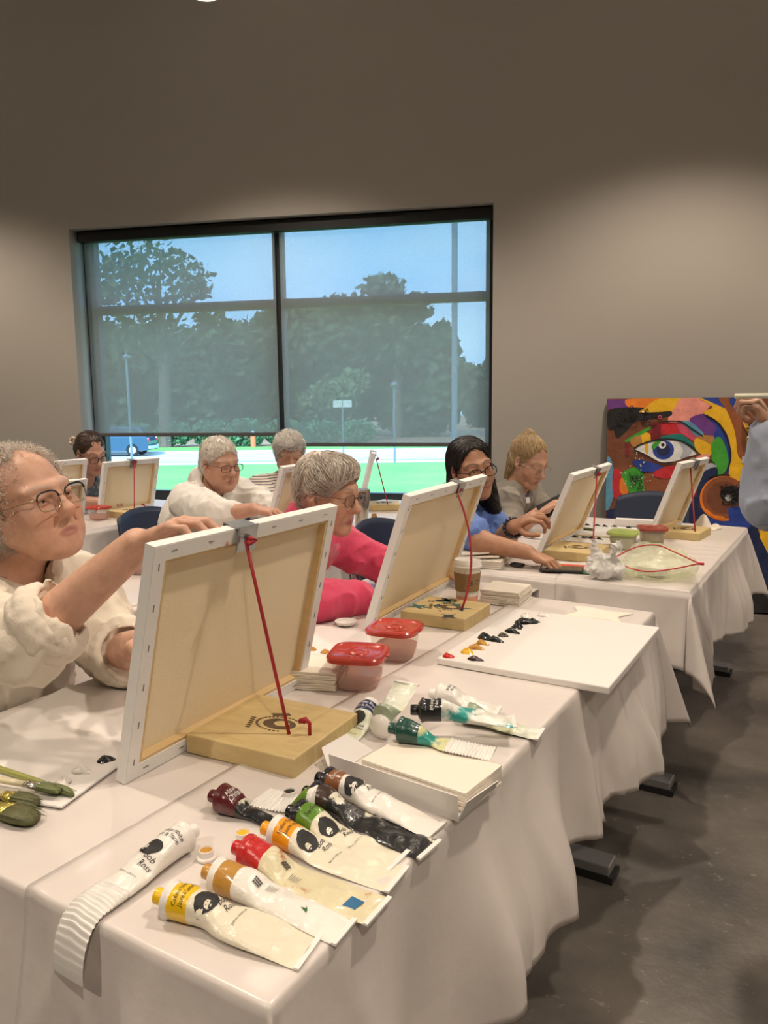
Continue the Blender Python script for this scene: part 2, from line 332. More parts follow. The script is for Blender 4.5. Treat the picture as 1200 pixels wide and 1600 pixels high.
# parked estate car in blue, tail towards the right
m_car = M('blue car paint', (.035, .10, .19), .3, metal=.3, coat=.6); m_tint = M('car glass', (.03, .05, .07), .1, coat=.5); m_tyre = M('tyre rubber', (.02, .02, .022), .8)
m_rim = M('silver rim', (.7, .72, .74), .3, metal=.6); m_red = M('red lamp lens', (.75, .03, .06), .25, coat=.5); m_chrome = M('pale bumper trim', (.55, .60, .66), .35)
def build_car():
    p = outside(-12.4, 41.6, GZ); t = thing('car', 'blue estate car parked on the road, seen under the left blind', 'car', p, yaw)
    # x = 0 at the rear bumper, running to -4.6 at the nose; y to the far side
    W = 1.72; low = [(0, .32), (-.02, .62), (.02, .80), (-.05, .98), (-.12, 1.0), (-3.35, .99), (-4.45, .82), (-4.6, .60), (-4.55, .3), (-3.95, .26), (-3.9, .5), (-3.7, .66), (-3.5, .66), (-3.3, .5), (-3.25, .26), (-1.2, .26), (-1.15, .5), (-.97, .66), (-.75, .66), (-.57, .5), (-.52, .28)]
    rx = Matrix.Rotation(math.radians(90), 3, 'X')
    def slab(pts, y0, y1): return MB().prism([(x, z) for x, z in pts], -y1, -y0, rx)
    slab(low, 0, W).build('body_shell', m_car, t)
    green = [(-.12, .99), (-.42, 1.50), (-.62, 1.56), (-2.2, 1.57), (-2.5, 1.52), (-3.3, .99)]
    cab = MB(); n_ = len(green)
    cab.add([(x, .10+.10*(z-.99)/.58, z) for x, z in green]+[(x, W-.10-.10*(z-.99)/.58, z) for x, z in green], [tuple(range(n_)), tuple(range(n_, 2*n_))[::-1]]+[(i, i+n_, (i+1) % n_+n_, (i+1) % n_) for i in range(n_)])
    cab.build('cabin', m_car, t)
    for pts in ([(-.42, 1.08), (-.62, 1.44), (-1.15, 1.47), (-1.15, 1.08)], [(-1.25, 1.08), (-1.25, 1.47), (-2.0, 1.48), (-2.0, 1.08)], [(-2.1, 1.08), (-2.1, 1.47), (-2.42, 1.45), (-2.95, 1.08)]):
        MB().add([(x, .088+.10*(z-.99)/.58, z) for x, z in pts]+[(x, .1+.10*(z-.99)/.58, z) for x, z in pts], [(0, 1, 2, 3), (7, 6, 5, 4), (0, 4, 5, 1), (1, 5, 6, 2), (2, 6, 7, 3), (3, 7, 4, 0)]).build('side_window', m_tint, t)
    box('rear_window', (-.27, W/2, 1.25), (.03, 1.2, .42), m_tint, t, rot=None)
    for x in (-.86, -3.6):
        for y in (.02, W-.22):
            w = MB().lathe([(.20, 0), (.30, .0), (.325, .03), (.325, .17), (.30, .2), (.2, .2)], n=24, mat=rx.inverted()).build('wheel', m_tyre, t, (x, y, .325))
            MB().lathe([(.04, -.012), (.19, -.004), (.205, .02)], n=10, mat=rx.inverted()).build('hubcap', m_rim, w)
    for y in (.03, W-.15): box('tail_lamp', (-.02, y+.06, .86), (.12, .16, .2), m_red, t, bev=.02)
    box('bumper', (.02, W/2, .45), (.12, W-.04, .18), m_chrome, t, bev=.03)
build_car()
m_polepaint = M('pale pole paint', (.18, .24, .30), .5); m_signwhite = M('white sign', (.8, .82, .82), .5); m_orange = M('orange marker', (.85, .22, .10), .5)
def pole(name, label, cat, x, y, top, r, mat=m_polepaint):
    p = room(x, y, GZ); t = thing(name, label, cat, p, yaw); MB().tube([(0, 0, 0), (0, 0, top-GZ)], r, 10).build('post', mat, t); return t
pole('utility_pole', 'tall pale grey pole rising past the top of the right pane', 'pole', -4.42, 36.89, 12, .14)
for nm, x, y, z, lb in (('street_lamp', -6.86, 34.73, 1.92, 'slim lamp post in the right pane near the tall pole'), ('street_lamp', -18.75, 32.82, 3.3, 'slim lamp post in front of the blue car')):
    t = pole(nm, lb, 'lamp', x, y, z, .055); MB().lathe([(.05, 0), (.16, .12), (.18, .16), (.06, .26), (0.01, .3)], c=(0, 0, z-GZ), n=12).build('lantern', m_polepaint, t)
t = pole('road_sign', 'white double road sign on a thin post in the right pane', 'sign', -9.27, 34.83, 1.45, .045)
for x in (-.22, .22): box('sign_panel', (x, -.05, 2.65), (.40, .02, .32), m_signwhite, t)
t = pole('marker_post', 'short orange marker post before the hedge', 'post', -18.09, 46.25, -.55, .16, m_orange)
MB().lathe([(.16, 0), (.1, .12), (.02, .16)], c=(0, 0, .85), n=10).build('post_cap', m_signwhite, t)
p = room(-26, 78, GZ); t = thing('shed_building', 'long low pale building beyond the trees', 'building', p, yaw)
box('wall', (0, 0, 1.3), (16, 5, 2.6), M('pale siding', (.55, .55, .52), .8), t); MB().prism([(-8.3, -2.9), (8.3, -2.9), (8.3, 2.9), (-8.3, 2.9)], 2.6, 2.9).build('roof', M('grey roof', (.3, .3, .31), .8), t)
# ------------------------------------------------------------------ tables, cloths, chairs
m_top = M('table top', (.5, .47, .43), .5); m_steel = M('grey steel', (.38, .38, .39), .35, metal=.7); m_blackp = M('black plastic', (.015, .015, .016), .45)
m_cloth = M('white plastic cover', (.70, .645, .61), .30, bump=(6, .55, 8), trans=(.06, (1, 1, 1)))
def smooth01(x): x = max(0., min(1., x)); return x*x*(3-2*x)
def table(x0, x1, y0, y1, label, feet=None):
    t = thing('folding_table', label, 'table', ((x0+x1)/2, (y0+y1)/2, 0), 0, 'training tables under white covers')
    w, d = x1-x0, y1-y0
    box('table_top', (0, 0, T-.02), (w-.02, d-.02, .026), m_top, t, bev=.004)
    ys = feet or (y0+.2, y1-.2)
    for y in ys:
        y -= (y0+y1)/2
        box('leg', (0, y, .375), (.06, .04, .64), m_steel, t)
        f = box('foot', (0, y, .035), (w-.07, .075, .03), m_steel, t, bev=.004); box('foot_pad', (0, y, .01), (w-.05, .08, .02), m_blackp, f)
    box('crossbar', (0, (sum(ys)/2-(y0+y1)/2), .55), (.03, abs(ys[1]-ys[0])-.04, .05), m_steel, t)
def cloth(name, label, x0, x1, y0, y1, drops, seed, ridge=None, lift=0., group='white plastic table covers'):
    """drops = left, right, near, far overhang"""
    L, R_, N, F = drops; r = random.Random(seed); st = .015
    rid = [(r.uniform(-.4, 1)*5-.5, r.uniform(-.5, .5), r.uniform(.008, .02), r.choice((-.7, 1, 1))*r.uniform(.006, .020)) for _ in range(70)]
    tops = [(r.uniform(x0, x1), r.uniform(y0, y1), r.uniform(0, 3.14), r.uniform(.012, .03), r.uniform(.0008, .0022), r.uniform(.12, .3)) for _ in range(26)]
    def axis(a, b, da, db):
        n_ = max(2, round((b-a)/st)); A = [a+(b-a)*i/n_ for i in range(n_+1)]
        lo = [a-da*(1-i/max(1, round(da/st))) for i in range(round(da/st))] if da else []
        hi = [b+db*(i+1)/round(db/st) for i in range(round(db/st))] if db else []
        A = sorted(A+[a+.012, b-.012])
        if da: lo = sorted(lo+[a-.004, a-.009, a-.015])
        if db: hi = sorted(hi+[b+.004, b+.009, b+.015])
        return lo+A+hi
    X, Y = axis(x0, x1, L, R_), axis(y0, y1, N, F)
    ph = [(r.uniform(0, 6.3), r.uniform(2.5, 4.5), 1.0) for _ in range(2)]+[(r.uniform(0, 6.3), r.uniform(7, 14), .55) for _ in range(3)]+[(r.uniform(0, 6.3), r.uniform(22, 34), .2) for _ in range(2)]
    def fold(s):
        t = ph[0][2]*math.sin(ph[0][1]*s*2+ph[0][0])
        for p, w, a in ph[1:]: t += a*(1-1.6*abs(math.sin(w*s+p+.3*math.sin(3*s))))
        return t/1.8
    V = []
    for x in X:
        for y in Y:
            da = (x0-x) if x < x0 else (x-x1 if x > x1 else 0); sa = -1 if x < x0 else 1
            db = (y0-y) if y < y0 else (y-y1 if y > y1 else 0); sb = -1 if y < y0 else 1
            cx, cy = min(max(x, x0), x1), min(max(y, y0), y1)
            z = T+lift+.0012*math.sin(9*x+seed)*math.sin(7*y+1.3*x)
            z += sum(a_*math.exp(-(((x-px_)*math.sin(q_)-(y-py_)*math.cos(q_))/w_)**2-(((x-px_)*math.cos(q_)+(y-py_)*math.sin(q_))/l_)**2) for px_, py_, q_, w_, a_, l_ in tops)
            if ridge and not da: z += .007*math.exp(-((x-ridge)/.007)**2)
            if not da and not db: V.append((x, y, z)); continue
            rho = math.hypot(da, db); rr = .008
            if da and db:
                f = math.atan2(db, da); bl = math.sin(2*f)**2; rho *= 1-.13*bl; e = .05+.42*bl; out = rr*.8+rho*e*.75; dirx, diry = sa*math.cos(f), sb*math.sin(f)
                drop = rho*math.sqrt(max(.1, 1-(e*.75)**2)); wob = .012*math.sin(f*9+seed)*rho/.3; out += wob
            else:
                s = cy if da else cx; ends = min(abs(s-(y0 if da else x0)), abs(s-(y1 if da else x1))); tp = smooth01(ends/.12)
                d = rho*(1+.07*math.sin(s*5+seed)+(.10*abs(math.sin(s*3.1+2*seed))-.05)*tp)
                fl = fold(s+.25*seed)*tp; k = smooth01(d/.30)
                out = rr+d*.05+k*(.030+.040*fl)+(.25+.75*k)*tp*smooth01(d/.04)*sum(a_*math.exp(-((s-s0_-sl_*d)/w_)**2) for s0_, sl_, w_, a_ in rid if abs(s-s0_-sl_*d) < 3*w_); drop = d*.985; dirx, diry = (sa, 0) if da else (0, sb)
                # crease fans near the hem of the top edge
            if rho < rr*1.6: a = rho/rr; out = min(out, rr*math.sin(min(a, 1.57))); drop = rr*(1-math.cos(min(a, 1.57)))
            V.append((cx+dirx*out, cy+diry*out, z-drop))
    ny = len(Y); Fc = [(i*ny+j, (i+1)*ny+j, (i+1)*ny+j+1, i*ny+j+1) for i in range(len(X)-1) for j in range(ny-1)]
    mb = MB(); mb.add(V, Fc); o = mb.build(name, m_cloth, smooth=True); tag(o, label, 'tablecloth', group)
    s = o.modifiers.new('thickness', 'SOLIDIFY'); s.thickness = .0012; s.offset = -1
    return o
table(-.93, -.50, .575, 2.34, 'folding table under the paint tubes, right half of the nearest pair', (.80, 2.12))
table(-1.487, -.935, .575, 2.46, 'folding table under the nearest canvas, left half of the nearest pair')
table(-.90, -.455, 2.66, 4.12, 'folding table under the zip bag, right half of the pair near the eye painting', (2.72, 4.08))
table(-1.44, -.905, 2.66, 4.12, 'folding table before the woman in blue, left half of the far right pair')
table(-2.62, -1.95, 1.36, 2.86, 'folding table behind the pink shirt, nearer one of the middle row')
table(-2.62, -1.95, 2.90, 4.30, 'folding table with the steel tumbler by the window, farther one of the middle row')
table(-4.02, -3.34, 2.05, 3.62, 'folding table at the far left before the woman with the hair clip')
cloth('table_cover', 'white plastic cover with paint tubes on it, nearest the viewer', -.905, -.50, .575, 2.34, (0, .34, .37, .30), 3, ridge=-.885, lift=.002)
cloth('table_cover', 'white plastic cover under the nearest canvas and brushes', -1.487, -.895, .575, 2.46, (.30, 0, .37, .26), 5)
cloth('table_cover', 'white plastic cover under the plastic zip bag with its loose corner hanging', -.903, -.455, 2.66, 4.12, (0, .33, .27, .32), 8, lift=.002)
cloth('table_cover', 'white plastic cover under the black phone and napkins', -1.44, -.895, 2.66, 4.12, (.28, 0, .30, .26), 11)
cloth('table_cover', 'white plastic cover under the red-lidded bowl behind the nearest woman', -2.62, -1.95, 1.36, 2.86, (.28, .33, .3, 0), 13)
cloth('table_cover', 'white plastic cover under the steel tumbler', -2.62, -1.95, 2.87, 4.30, (.28, .33, 0, .3), 17)
cloth('table_cover', 'white plastic cover of the far left table, grey in the shade', -4.02, -3.34, 2.05, 3.62, (.28, .33, .3, .3), 19)

m_navy = M('navy chair shell', (.012, .022, .055), .45, bump=(300, .05)); m_chrome2 = M('chair chrome', (.5, .5, .52), .25, metal=.9)
def chair_parts(t):
    # seat faces +X, back at -X
    def seat(a, b):
        x = -.20+.42*a; y = (b-.5)*.44*(1-.06*(2*b-1)**2); z = .445-.02*math.sin(math.pi*a)*(1-(2*b-1)**2)+.012*(2*b-1)**2-(.03*smooth01((a-.8)/.2))
        return (x, y, z)
    s = MB().grid(seat, 10, 12).build('seat', m_navy, t, smooth=True); q = s.modifiers.new('t', 'SOLIDIFY'); q.thickness = .012
    def back(a, b):
        y = (b-.5)*.45*(1-.10*a*a); c = (2*b-1)**2; z = .50+.32*a-.035*c*a; x = -.235-.09*a+.055*c
        return (x, y, z)
    s = MB().grid(back, 10, 14).build('backrest', m_navy, t, smooth=True); q = s.modifiers.new('t', 'SOLIDIFY'); q.thickness = .012
    for y in (-.2, .2):
        MB().tube([(-.16, y, .43), (-.22, y, .48), (-.265, y, .60)], .011, 8).build('back_upright', m_chrome2, t)
        MB().tube([(.18, y*.9, .425), (.23, y*1.08, .0)], .011, 8).build('leg', m_chrome2, t); MB().tube([(-.15, y*.9, .425), (-.27, y*1.08, .0)], .011, 8).build('leg', m_chrome2, t)
    MB().tube([(.18, -.18, .425), (.18, .18, .425)], .01, 8).build('seat_rail', m_chrome2, t)
_ch = []
def chair(x, y, deg, label):
    if not _ch:
        t = thing('stacking_chair', label, 'chair', (x, y, 0), math.radians(deg), 'navy shell chairs'); chair_parts(t); _ch.append(t)
    else:
        t = copy_tree(_ch[0]); t.location = (x, y, 0); t.rotation_euler = (0, 0, math.radians(deg)); t['label'] = label
chair(-1.80, 1.02, 0, 'navy shell chair the nearest woman in cream sits on')
chair(-1.70, 1.98, 0, 'navy shell chair under the woman in pink')
chair(-1.63, 3.06, 0, 'navy shell chair under the woman in blue, its back edge showing by the canvas')
chair(-1.66, 3.72, 0, 'navy shell chair under the woman looking at her phone')
chair(-2.93, 2.86, 0, 'navy shell chair under the white-shirted person by the lawn')
chair(-3.02, 3.66, 0, 'navy shell chair under the person in stripes')
chair(-4.26, 3.12, 0, 'navy shell chair under the woman with the flower hair clip')
chair(-1.02, 4.42, -90, 'empty navy shell chair in front of the eye painting')
chair(-2.30, 4.66, -90, 'empty navy shell chair against the window, by the striped shirt')
# ------------------------------------------------------------------ stretched canvases and table easels
m_linen = M('primed canvas back', (.82, .70, .48), .85, var=(3, (.86, .74, .54)), bump=(420, .15, 2)); m_white = M('gessoed canvas', (.80, .79, .77), .75, bump=(500, .12, 2))
m_pine = M('pine stretcher', (.62, .44, .22), .6, var=(5, (.70, .52, .28)), vscale=(1, 1, 12)); m_staple = M('staple steel', (.25, .25, .26), .35, metal=.8)
m_block = M('sappy pine block', (.50, .37, .16), .55, var=(7, (.62, .48, .24), .3, .7), vscale=(1.2, 9, 2), bump=(40, .15)); m_burn = M('burnt mark', (.10, .06, .03), .8)
m_redcord = M('red elastic cord', (.36, .015, .025), .55); m_zinc = M('zinc clip', (.42, .43, .43), .35, metal=.8, var=(40, (.30, .31, .31)))
m_paintspots = [M('teal paint', (.02, .12, .14), .4), M('dark paint', (.02, .03, .05), .4), M('green paint', (.06, .16, .10), .4), M('umber paint', (.12, .06, .02), .4)]
def canvas(label, bl, ang, tilt, L, Hh, staples=True, nx=6, group='blank stretched canvases on table easels'):
    """bl = near bottom corner; edge runs along +Y turned by ang; painted side faces -X; top leans to +X by tilt"""
    t = thing('stretched_canvas', label, 'canvas', bl, math.radians(ang), group); t.rotation_mode = 'XYZ'; t.rotation_euler = (0, math.radians(tilt), math.radians(ang))
    d = .018; wb = .032
    box('canvas_face', (-.0015, L/2, Hh/2), (.002, L, Hh), m_white, t)
    box('canvas_back', (.0012, L/2, Hh/2), (.0016, L-.03, Hh-.03), m_linen, t)
    for c, s in (((d/2, L/2, wb/2), (d, L, wb)), ((d/2, L/2, Hh-wb/2), (d, L, wb)), ((d/2, wb/2, Hh/2), (d, wb, Hh-2*wb)), ((d/2, L-wb/2, Hh/2), (d, wb, Hh-2*wb))):
        br = box('stretcher_bar', c, s, m_pine, t)
    fo = .026   # canvas wrapped over the bars
    for c, s in (((d+.0008, L/2, fo/2), (.0016, L, fo)), ((d+.0008, L/2, Hh-fo/2), (.0016, L, fo)), ((d+.0008, fo/2, Hh/2), (.0016, fo, Hh-2*fo)), ((d+.0008, L-fo/2, Hh/2), (.0016, fo, Hh-2*fo)),
                 ((d/2, L/2, -.0008), (d+.002, L+.003, .0016)), ((d/2, L/2, Hh+.0008), (d+.002, L+.003, .0016)), ((d/2, -.0008, Hh/2), (d+.002, .0016, Hh)), ((d/2, L+.0008, Hh/2), (d+.002, .0016, Hh))):
        box('folded_edge', c, s, m_white, t)
    if staples:
        for i in range(nx):
            y = L*(i+.5)/nx
            for z in (fo*.5, Hh-fo*.45): box('staple', (d+.002, y, z), (.0012, .012, .0016), m_staple, t)
            zz = Hh*(i+.5)/nx
            for yy in (fo*.5, L-fo*.5): box('staple', (d+.002, yy, zz), (.0012, .0016, .012), m_staple, t)
    return t
def easel(label, cx, cy, ang, cordfoot, cliptop, w=.235, d=.22, h=.036, hook=None, spots=0, bow=0.):
    """wooden block behind the canvas with a red cord up to a metal clip on the canvas top; cx, cy = block centre"""
    t = thing('table_easel', label, 'easel', (cx, cy, T+.001), math.radians(ang), 'block easels with red cord')
    Rm = Matrix.Rotation(-math.radians(ang), 3, 'Z')
    lo = lambda p: Rm@(Vector(p)-Vector((cx, cy, T+.001)))
    bk = MB().box((0, 0, h/2), (w, d, h), bev=.003).build('base_block', m_block, t)
    # burnt emblem: hat, face oval and leaf sprig
    mb = MB()
    el = lambda ex, ey, ra, rb, n_=20: [(ex+ra*math.cos(2*math.pi*k/n_), ey+rb*math.sin(2*math.pi*k/n_)) for k in range(n_)]
    mb.prism(el(.012, .0, .034, .022), h, h+.0006); mb.prism([(-.03, .035), (.0, .05), (.01, .042), (-.02, .027)], h, h+.0006)
    for k in range(6): mb.prism(el(-.035-.003*k, -.035+.008*k, .006, .0025, 8), h, h+.0006)
    for k in range(24):
        a = math.radians(40+k*11); mb.box((.01+.045*math.cos(a), .03*math.sin(a), h+.0003), (.005, .004, .0006))
    mb.build('burnt_emblem', m_burn, bk)
    mb = MB(); mb.prism(el(.016, .002, .016, .011), h+.0005, h+.001); mb.build('emblem_face', m_block, bk)
    r = random.Random(int(cx*-1000))
    for k in range(spots):
        x, y = r.uniform(-.09, .05), r.uniform(-.09, .09); a = r.uniform(0, 3); l_ = r.uniform(.01, .04)
        MB().prism([(x+l_*math.cos(a+q)*(1 if k2 % 2 else .35), y+l_*math.sin(a+q)*(1 if k2 % 2 else .35)) for k2, q in enumerate([i*.785 for i in range(8)])], h, h+.0005).build('paint_spot', m_paintspots[k % 4], bk)
    f = lo(cordfoot); c = lo(cliptop); f.z = h-.002
    mid = (f+c)/2+Vector((bow, 0, 0))
    pts = [f.lerp(mid, i/5) if bow == 0 else (1-i/10)**2*f+2*(i/10)*(1-i/10)*(mid+Vector((bow, 0, 0)))+(i/10)**2*c for i in range(11)] if bow else [f+(c-f)*i/4 for i in range(5)]
    MB().tube(pts, .0032, 8).build('elastic_cord', m_redcord, t, smooth=True)
    MB().tube([c+Vector((.004, 0, .0)), c+Vector((.012, 0, .004)), c+Vector((.014, .008, .002)), c+Vector((.01, -.006, -.004)), c+Vector((.005, .004, -.003))], [.005, .006, .006, .005, .004], 8).build('cord_knot', m_redcord, t, smooth=True)
    if hook:
        k = lo(hook); k.z = h
        MB().tube([k+Vector((0, 0, -.003)), k+Vector((0, 0, .022)), k+Vector((-.006, -.004, .03)), k+Vector((-.012, -.008, .028)), k+Vector((-.008, -.002, .024))], [.0035, .0035, .005, .006, .004], 8).build('spare_cord_end', m_redcord, t, smooth=True)
    return t
def clip(canv, y, Hh, parent_easel=None):
    """zinc bracket hooked over the canvas top"""
    w_ = .052 if Hh > .41 else .044; mb = MB(); mb.box((.0275, y, Hh-.017), (.0025, w_, .048)); mb.box((.010, y, Hh+.0035), (.037, w_, .0025)); mb.box((-.0075, y, Hh-.004), (.0025, w_, .016))
    o = mb.build('clip_bracket', m_zinc, canv); MB().tube([(.028, y, Hh-.016), (.034, y, Hh-.016)], .006, 10).build('rivet', m_staple, o); return o
C1 = canvas('large blank canvas back nearest the viewer, stapled edges facing us', (-1.035, .829, T+.006), 2.0, 13.4, .52, .42)
clip(C1, .215, .42)
easel('wooden block easel behind the nearest canvas, with burnt face emblem', -.905, 1.085, 4, (-.85, 1.06, .77), (-.914, 1.035, 1.125), hook=(-.815, 1.075, .77), spots=0)
C2 = canvas('blank canvas back in front of the woman in pink', (-1.147, 1.771, T+.006), 4.4, 18.5, .60, .40)
clip(C2, .36, .40)
easel('paint-spattered wooden block easel beside the coffee cup', -1.0, 1.985, 2, (-.945, 1.972, .77), (-1.04, 2.13, 1.095), w=.20, d=.19, hook=None, spots=14, bow=.04)
C4 = canvas('blank canvas back in front of the woman reaching for the black phone', (-1.113, 3.029, T+.006), 1.5, 22, .60, .355, nx=5)
clip(C4, .35, .355)
easel('clean wooden block easel behind the bunched shopping bag', -.955, 3.06, 3, (-.87, 2.99, .77), (-.97, 3.37, 1.04), w=.21, d=.22)
C5 = canvas('blank canvas back before the empty navy chair and eye painting', (-.812, 3.657, T+.006), -8, 20, .39, .36, nx=4)
clip(C5, .2, .36)
easel('wooden block easel at the far right corner of the back table', -.665, 3.73, -5, (-.61, 3.67, .77), (-.675, 3.85, 1.06), w=.18, d=.2)
C7 = canvas('smaller blank canvas back before the woman with the flower clip', (-3.70, 2.938, T+.006), 0, 13.8, .404, .31, nx=4)
clip(C7, .2, .31)
easel('wooden block easel on the far left table', -3.50, 3.02, 0, (-3.46, 3.0, .77), (-3.60, 3.14, 1.03), w=.2, d=.2, hook=(-3.44, 3.06, .77))
C6 = canvas('blank canvas back before the white-shirted person, half hidden by grey hair', (-2.30, 2.72, T+.006), 2, 18, .42, .36, nx=4)
clip(C6, .2, .36)
easel('wooden block easel half hidden behind the pink shirt', -2.13, 2.86, 2, (-2.08, 2.84, .77), (-2.17, 2.92, 1.06), w=.2, d=.2)
C8 = canvas('narrow-looking canvas seen edge-on against the lawn, above the tumbler', (-2.42, 3.70, T+.006), 33, 14, .40, .34, nx=4)
clip(C8, .2, .34)
easel('wooden block easel behind the steel tumbler', -2.38, 3.92, 33, (-2.32, 3.86, .77), (-2.42, 3.90, 1.03), w=.18, d=.18)
C9 = canvas('blank canvas back at the left picture edge, behind the other two', (-3.95, 2.62, T+.006), 0, 14, .40, .32, nx=4)
C10 = canvas('low canvas corner just right of the nearest head', (-3.46, 2.30, T+.006), 0, 14, .34, .255, nx=4)
# ------------------------------------------------------------------ people: smooth-blended bodies meshed with surface nets
class Fr:
    """rigid frame: o origin, R columns = local axes"""
    def __init__(s, o, R): s.o = np.array(o, float); s.R = np.array(R, float)
    def __call__(s, p): return s.o+s.R@np.array(p, float)
    def d(s, p): return s.R@np.array(p, float)
    def inv(s, P): return (np.asarray(P, float)-s.o)@s.R
def rotm(yaw_, pitch, roll):
    """local +Y = facing; yaw about Z (deg, 0 = +X), pitch up positive, roll to own right positive"""
    m = Matrix.Rotation(math.radians(yaw_-90), 3, 'Z')@Matrix.Rotation(math.radians(pitch), 3, 'X')@Matrix.Rotation(math.radians(roll), 3, 'Y')
    return np.array(m)
class SDF:
    def __init__(s): s.p = []
    def cap(s, a, b, ra, rb=None, k=.02, op=0, flat=None):
        s.p.append(('c', np.array(a, float), np.array(b, float), ra, ra if rb is None else rb, k, op, flat)); return s
    def ell(s, c, r, R=None, k=.02, op=0):
        s.p.append(('e', np.array(c, float), np.array(r, float), np.eye(3) if R is None else np.array(R, float), None, k, op, None)); return s
    def _d(s, q, x, y, z):
        if q[0] == 'c':
            a, b = q[1], q[2]; ab = b-a; L = float(ab@ab)+1e-12
            px, py, pz = x-a[0], y-a[1], z-a[2]
            t = np.clip((px*ab[0]+py*ab[1]+pz*ab[2])/L, 0, 1)
            dx, dy, dz = px-t*ab[0], py-t*ab[1], pz-t*ab[2]
            if q[7] is not None:      # flatten along axis n by factor f
                n, f = q[7]; h = (dx*n[0]+dy*n[1]+dz*n[2])*(1/f-1); dx = dx+h*n[0]; dy = dy+h*n[1]; dz = dz+h*n[2]
                return (np.sqrt(dx*dx+dy*dy+dz*dz)-(q[3]+(q[4]-q[3])*t))*min(1, f*1.3)
            return np.sqrt(dx*dx+dy*dy+dz*dz)-(q[3]+(q[4]-q[3])*t)
        c, r, R = q[1], q[2], q[3]; px, py, pz = x-c[0], y-c[1], z-c[2]
        l = [px*R[0, i]+py*R[1, i]+pz*R[2, i] for i in range(3)]
        k0 = np.sqrt(sum((l[i]/r[i])**2 for i in range(3)))+1e-9; k1 = np.sqrt(sum((l[i]/r[i]**2)**2 for i in range(3)))+1e-9
        return k0*(k0-1)/k1
    def _mix(s, D, d, k, op):
        if op == 0:
            h = np.maximum(k-np.abs(D-d), 0)/k; return np.minimum(D, d)-h*h*k*.25
        d = -d; h = np.maximum(k-np.abs(D-d), 0)/k; return np.maximum(D, d)+h*h*k*.25
    def bb(s, q):
        if q[0] == 'c':
            m = max(q[3], q[4])*1.6 if q[7] is not None else max(q[3], q[4]); return np.minimum(q[1], q[2])-m, np.maximum(q[1], q[2])+m
        e = np.sqrt(((q[3]*q[2])**2).sum(1)); return q[1]-e, q[1]+e
    def at(s, P):
        D = np.full(len(P), .5)
        for q in s.p: D = s._mix(D, s._d(q, P[:, 0], P[:, 1], P[:, 2]), q[5], q[6])
        return D
    def grad(s, P, h=.002):
        g = np.stack([s.at(P+np.eye(3)[i]*h)-s.at(P-np.eye(3)[i]*h) for i in range(3)], 1); return g/(np.linalg.norm(g, axis=1, keepdims=True)+1e-9)
    def mesh(s, name, step, fine=(), disp=None, cuts=(), clipbox=None):
        lo = np.min([s.bb(q)[0] for q in s.p if q[6] == 0], 0)-.03; hi = np.max([s.bb(q)[1] for q in s.p if q[6] == 0], 0)+.03
        ax = []
        for i in range(3):
            iv = sorted([(f[0][i], f[1][i], f[2]) for f in fine]); pts = [lo[i]]
            while pts[-1] < hi[i]:
                st = step
                for a, b_, f in iv:
                    if a-1e-6 <= pts[-1] <= b_: st = min(st, f)
                pts.append(pts[-1]+st)
            ax.append(np.array(pts, np.float32))
        X, Y, Z = ax; D = np.full((len(X), len(Y), len(Z)), .5, np.float32)
        for q in s.p:
            a, b_ = s.bb(q); m = q[5]+2.5*step+.008; sl = tuple(slice(max(0, np.searchsorted(A, a[i]-m)-1), np.searchsorted(A, b_[i]+m)+1) for i, A in enumerate(ax))
            D[sl] = s._mix(D[sl], s._d(q, X[sl[0]][:, None, None], Y[sl[1]][None, :, None], Z[sl[2]][None, None, :]).astype(np.float32), q[5], q[6])
        if disp is not None:
            I = np.argwhere(np.abs(D) < .035); P = np.stack([X[I[:, 0]], Y[I[:, 1]], Z[I[:, 2]]], 1)
            D[I[:, 0], I[:, 1], I[:, 2]] += disp(P).astype(np.float32)
        for pt, nn in cuts:
            nn = np.array(nn, float); nn /= np.linalg.norm(nn); c = float(np.dot(pt, nn))
            D = np.maximum(D, (X[:, None, None]*nn[0]+Y[None, :, None]*nn[1]+Z[None, None, :]*nn[2]-c).astype(np.float32))
        D[0] = D[-1] = .5; D[:, 0] = D[:, -1] = .5; D[:, :, 0] = D[:, :, -1] = .5
        return nets(name, D, X, Y, Z)
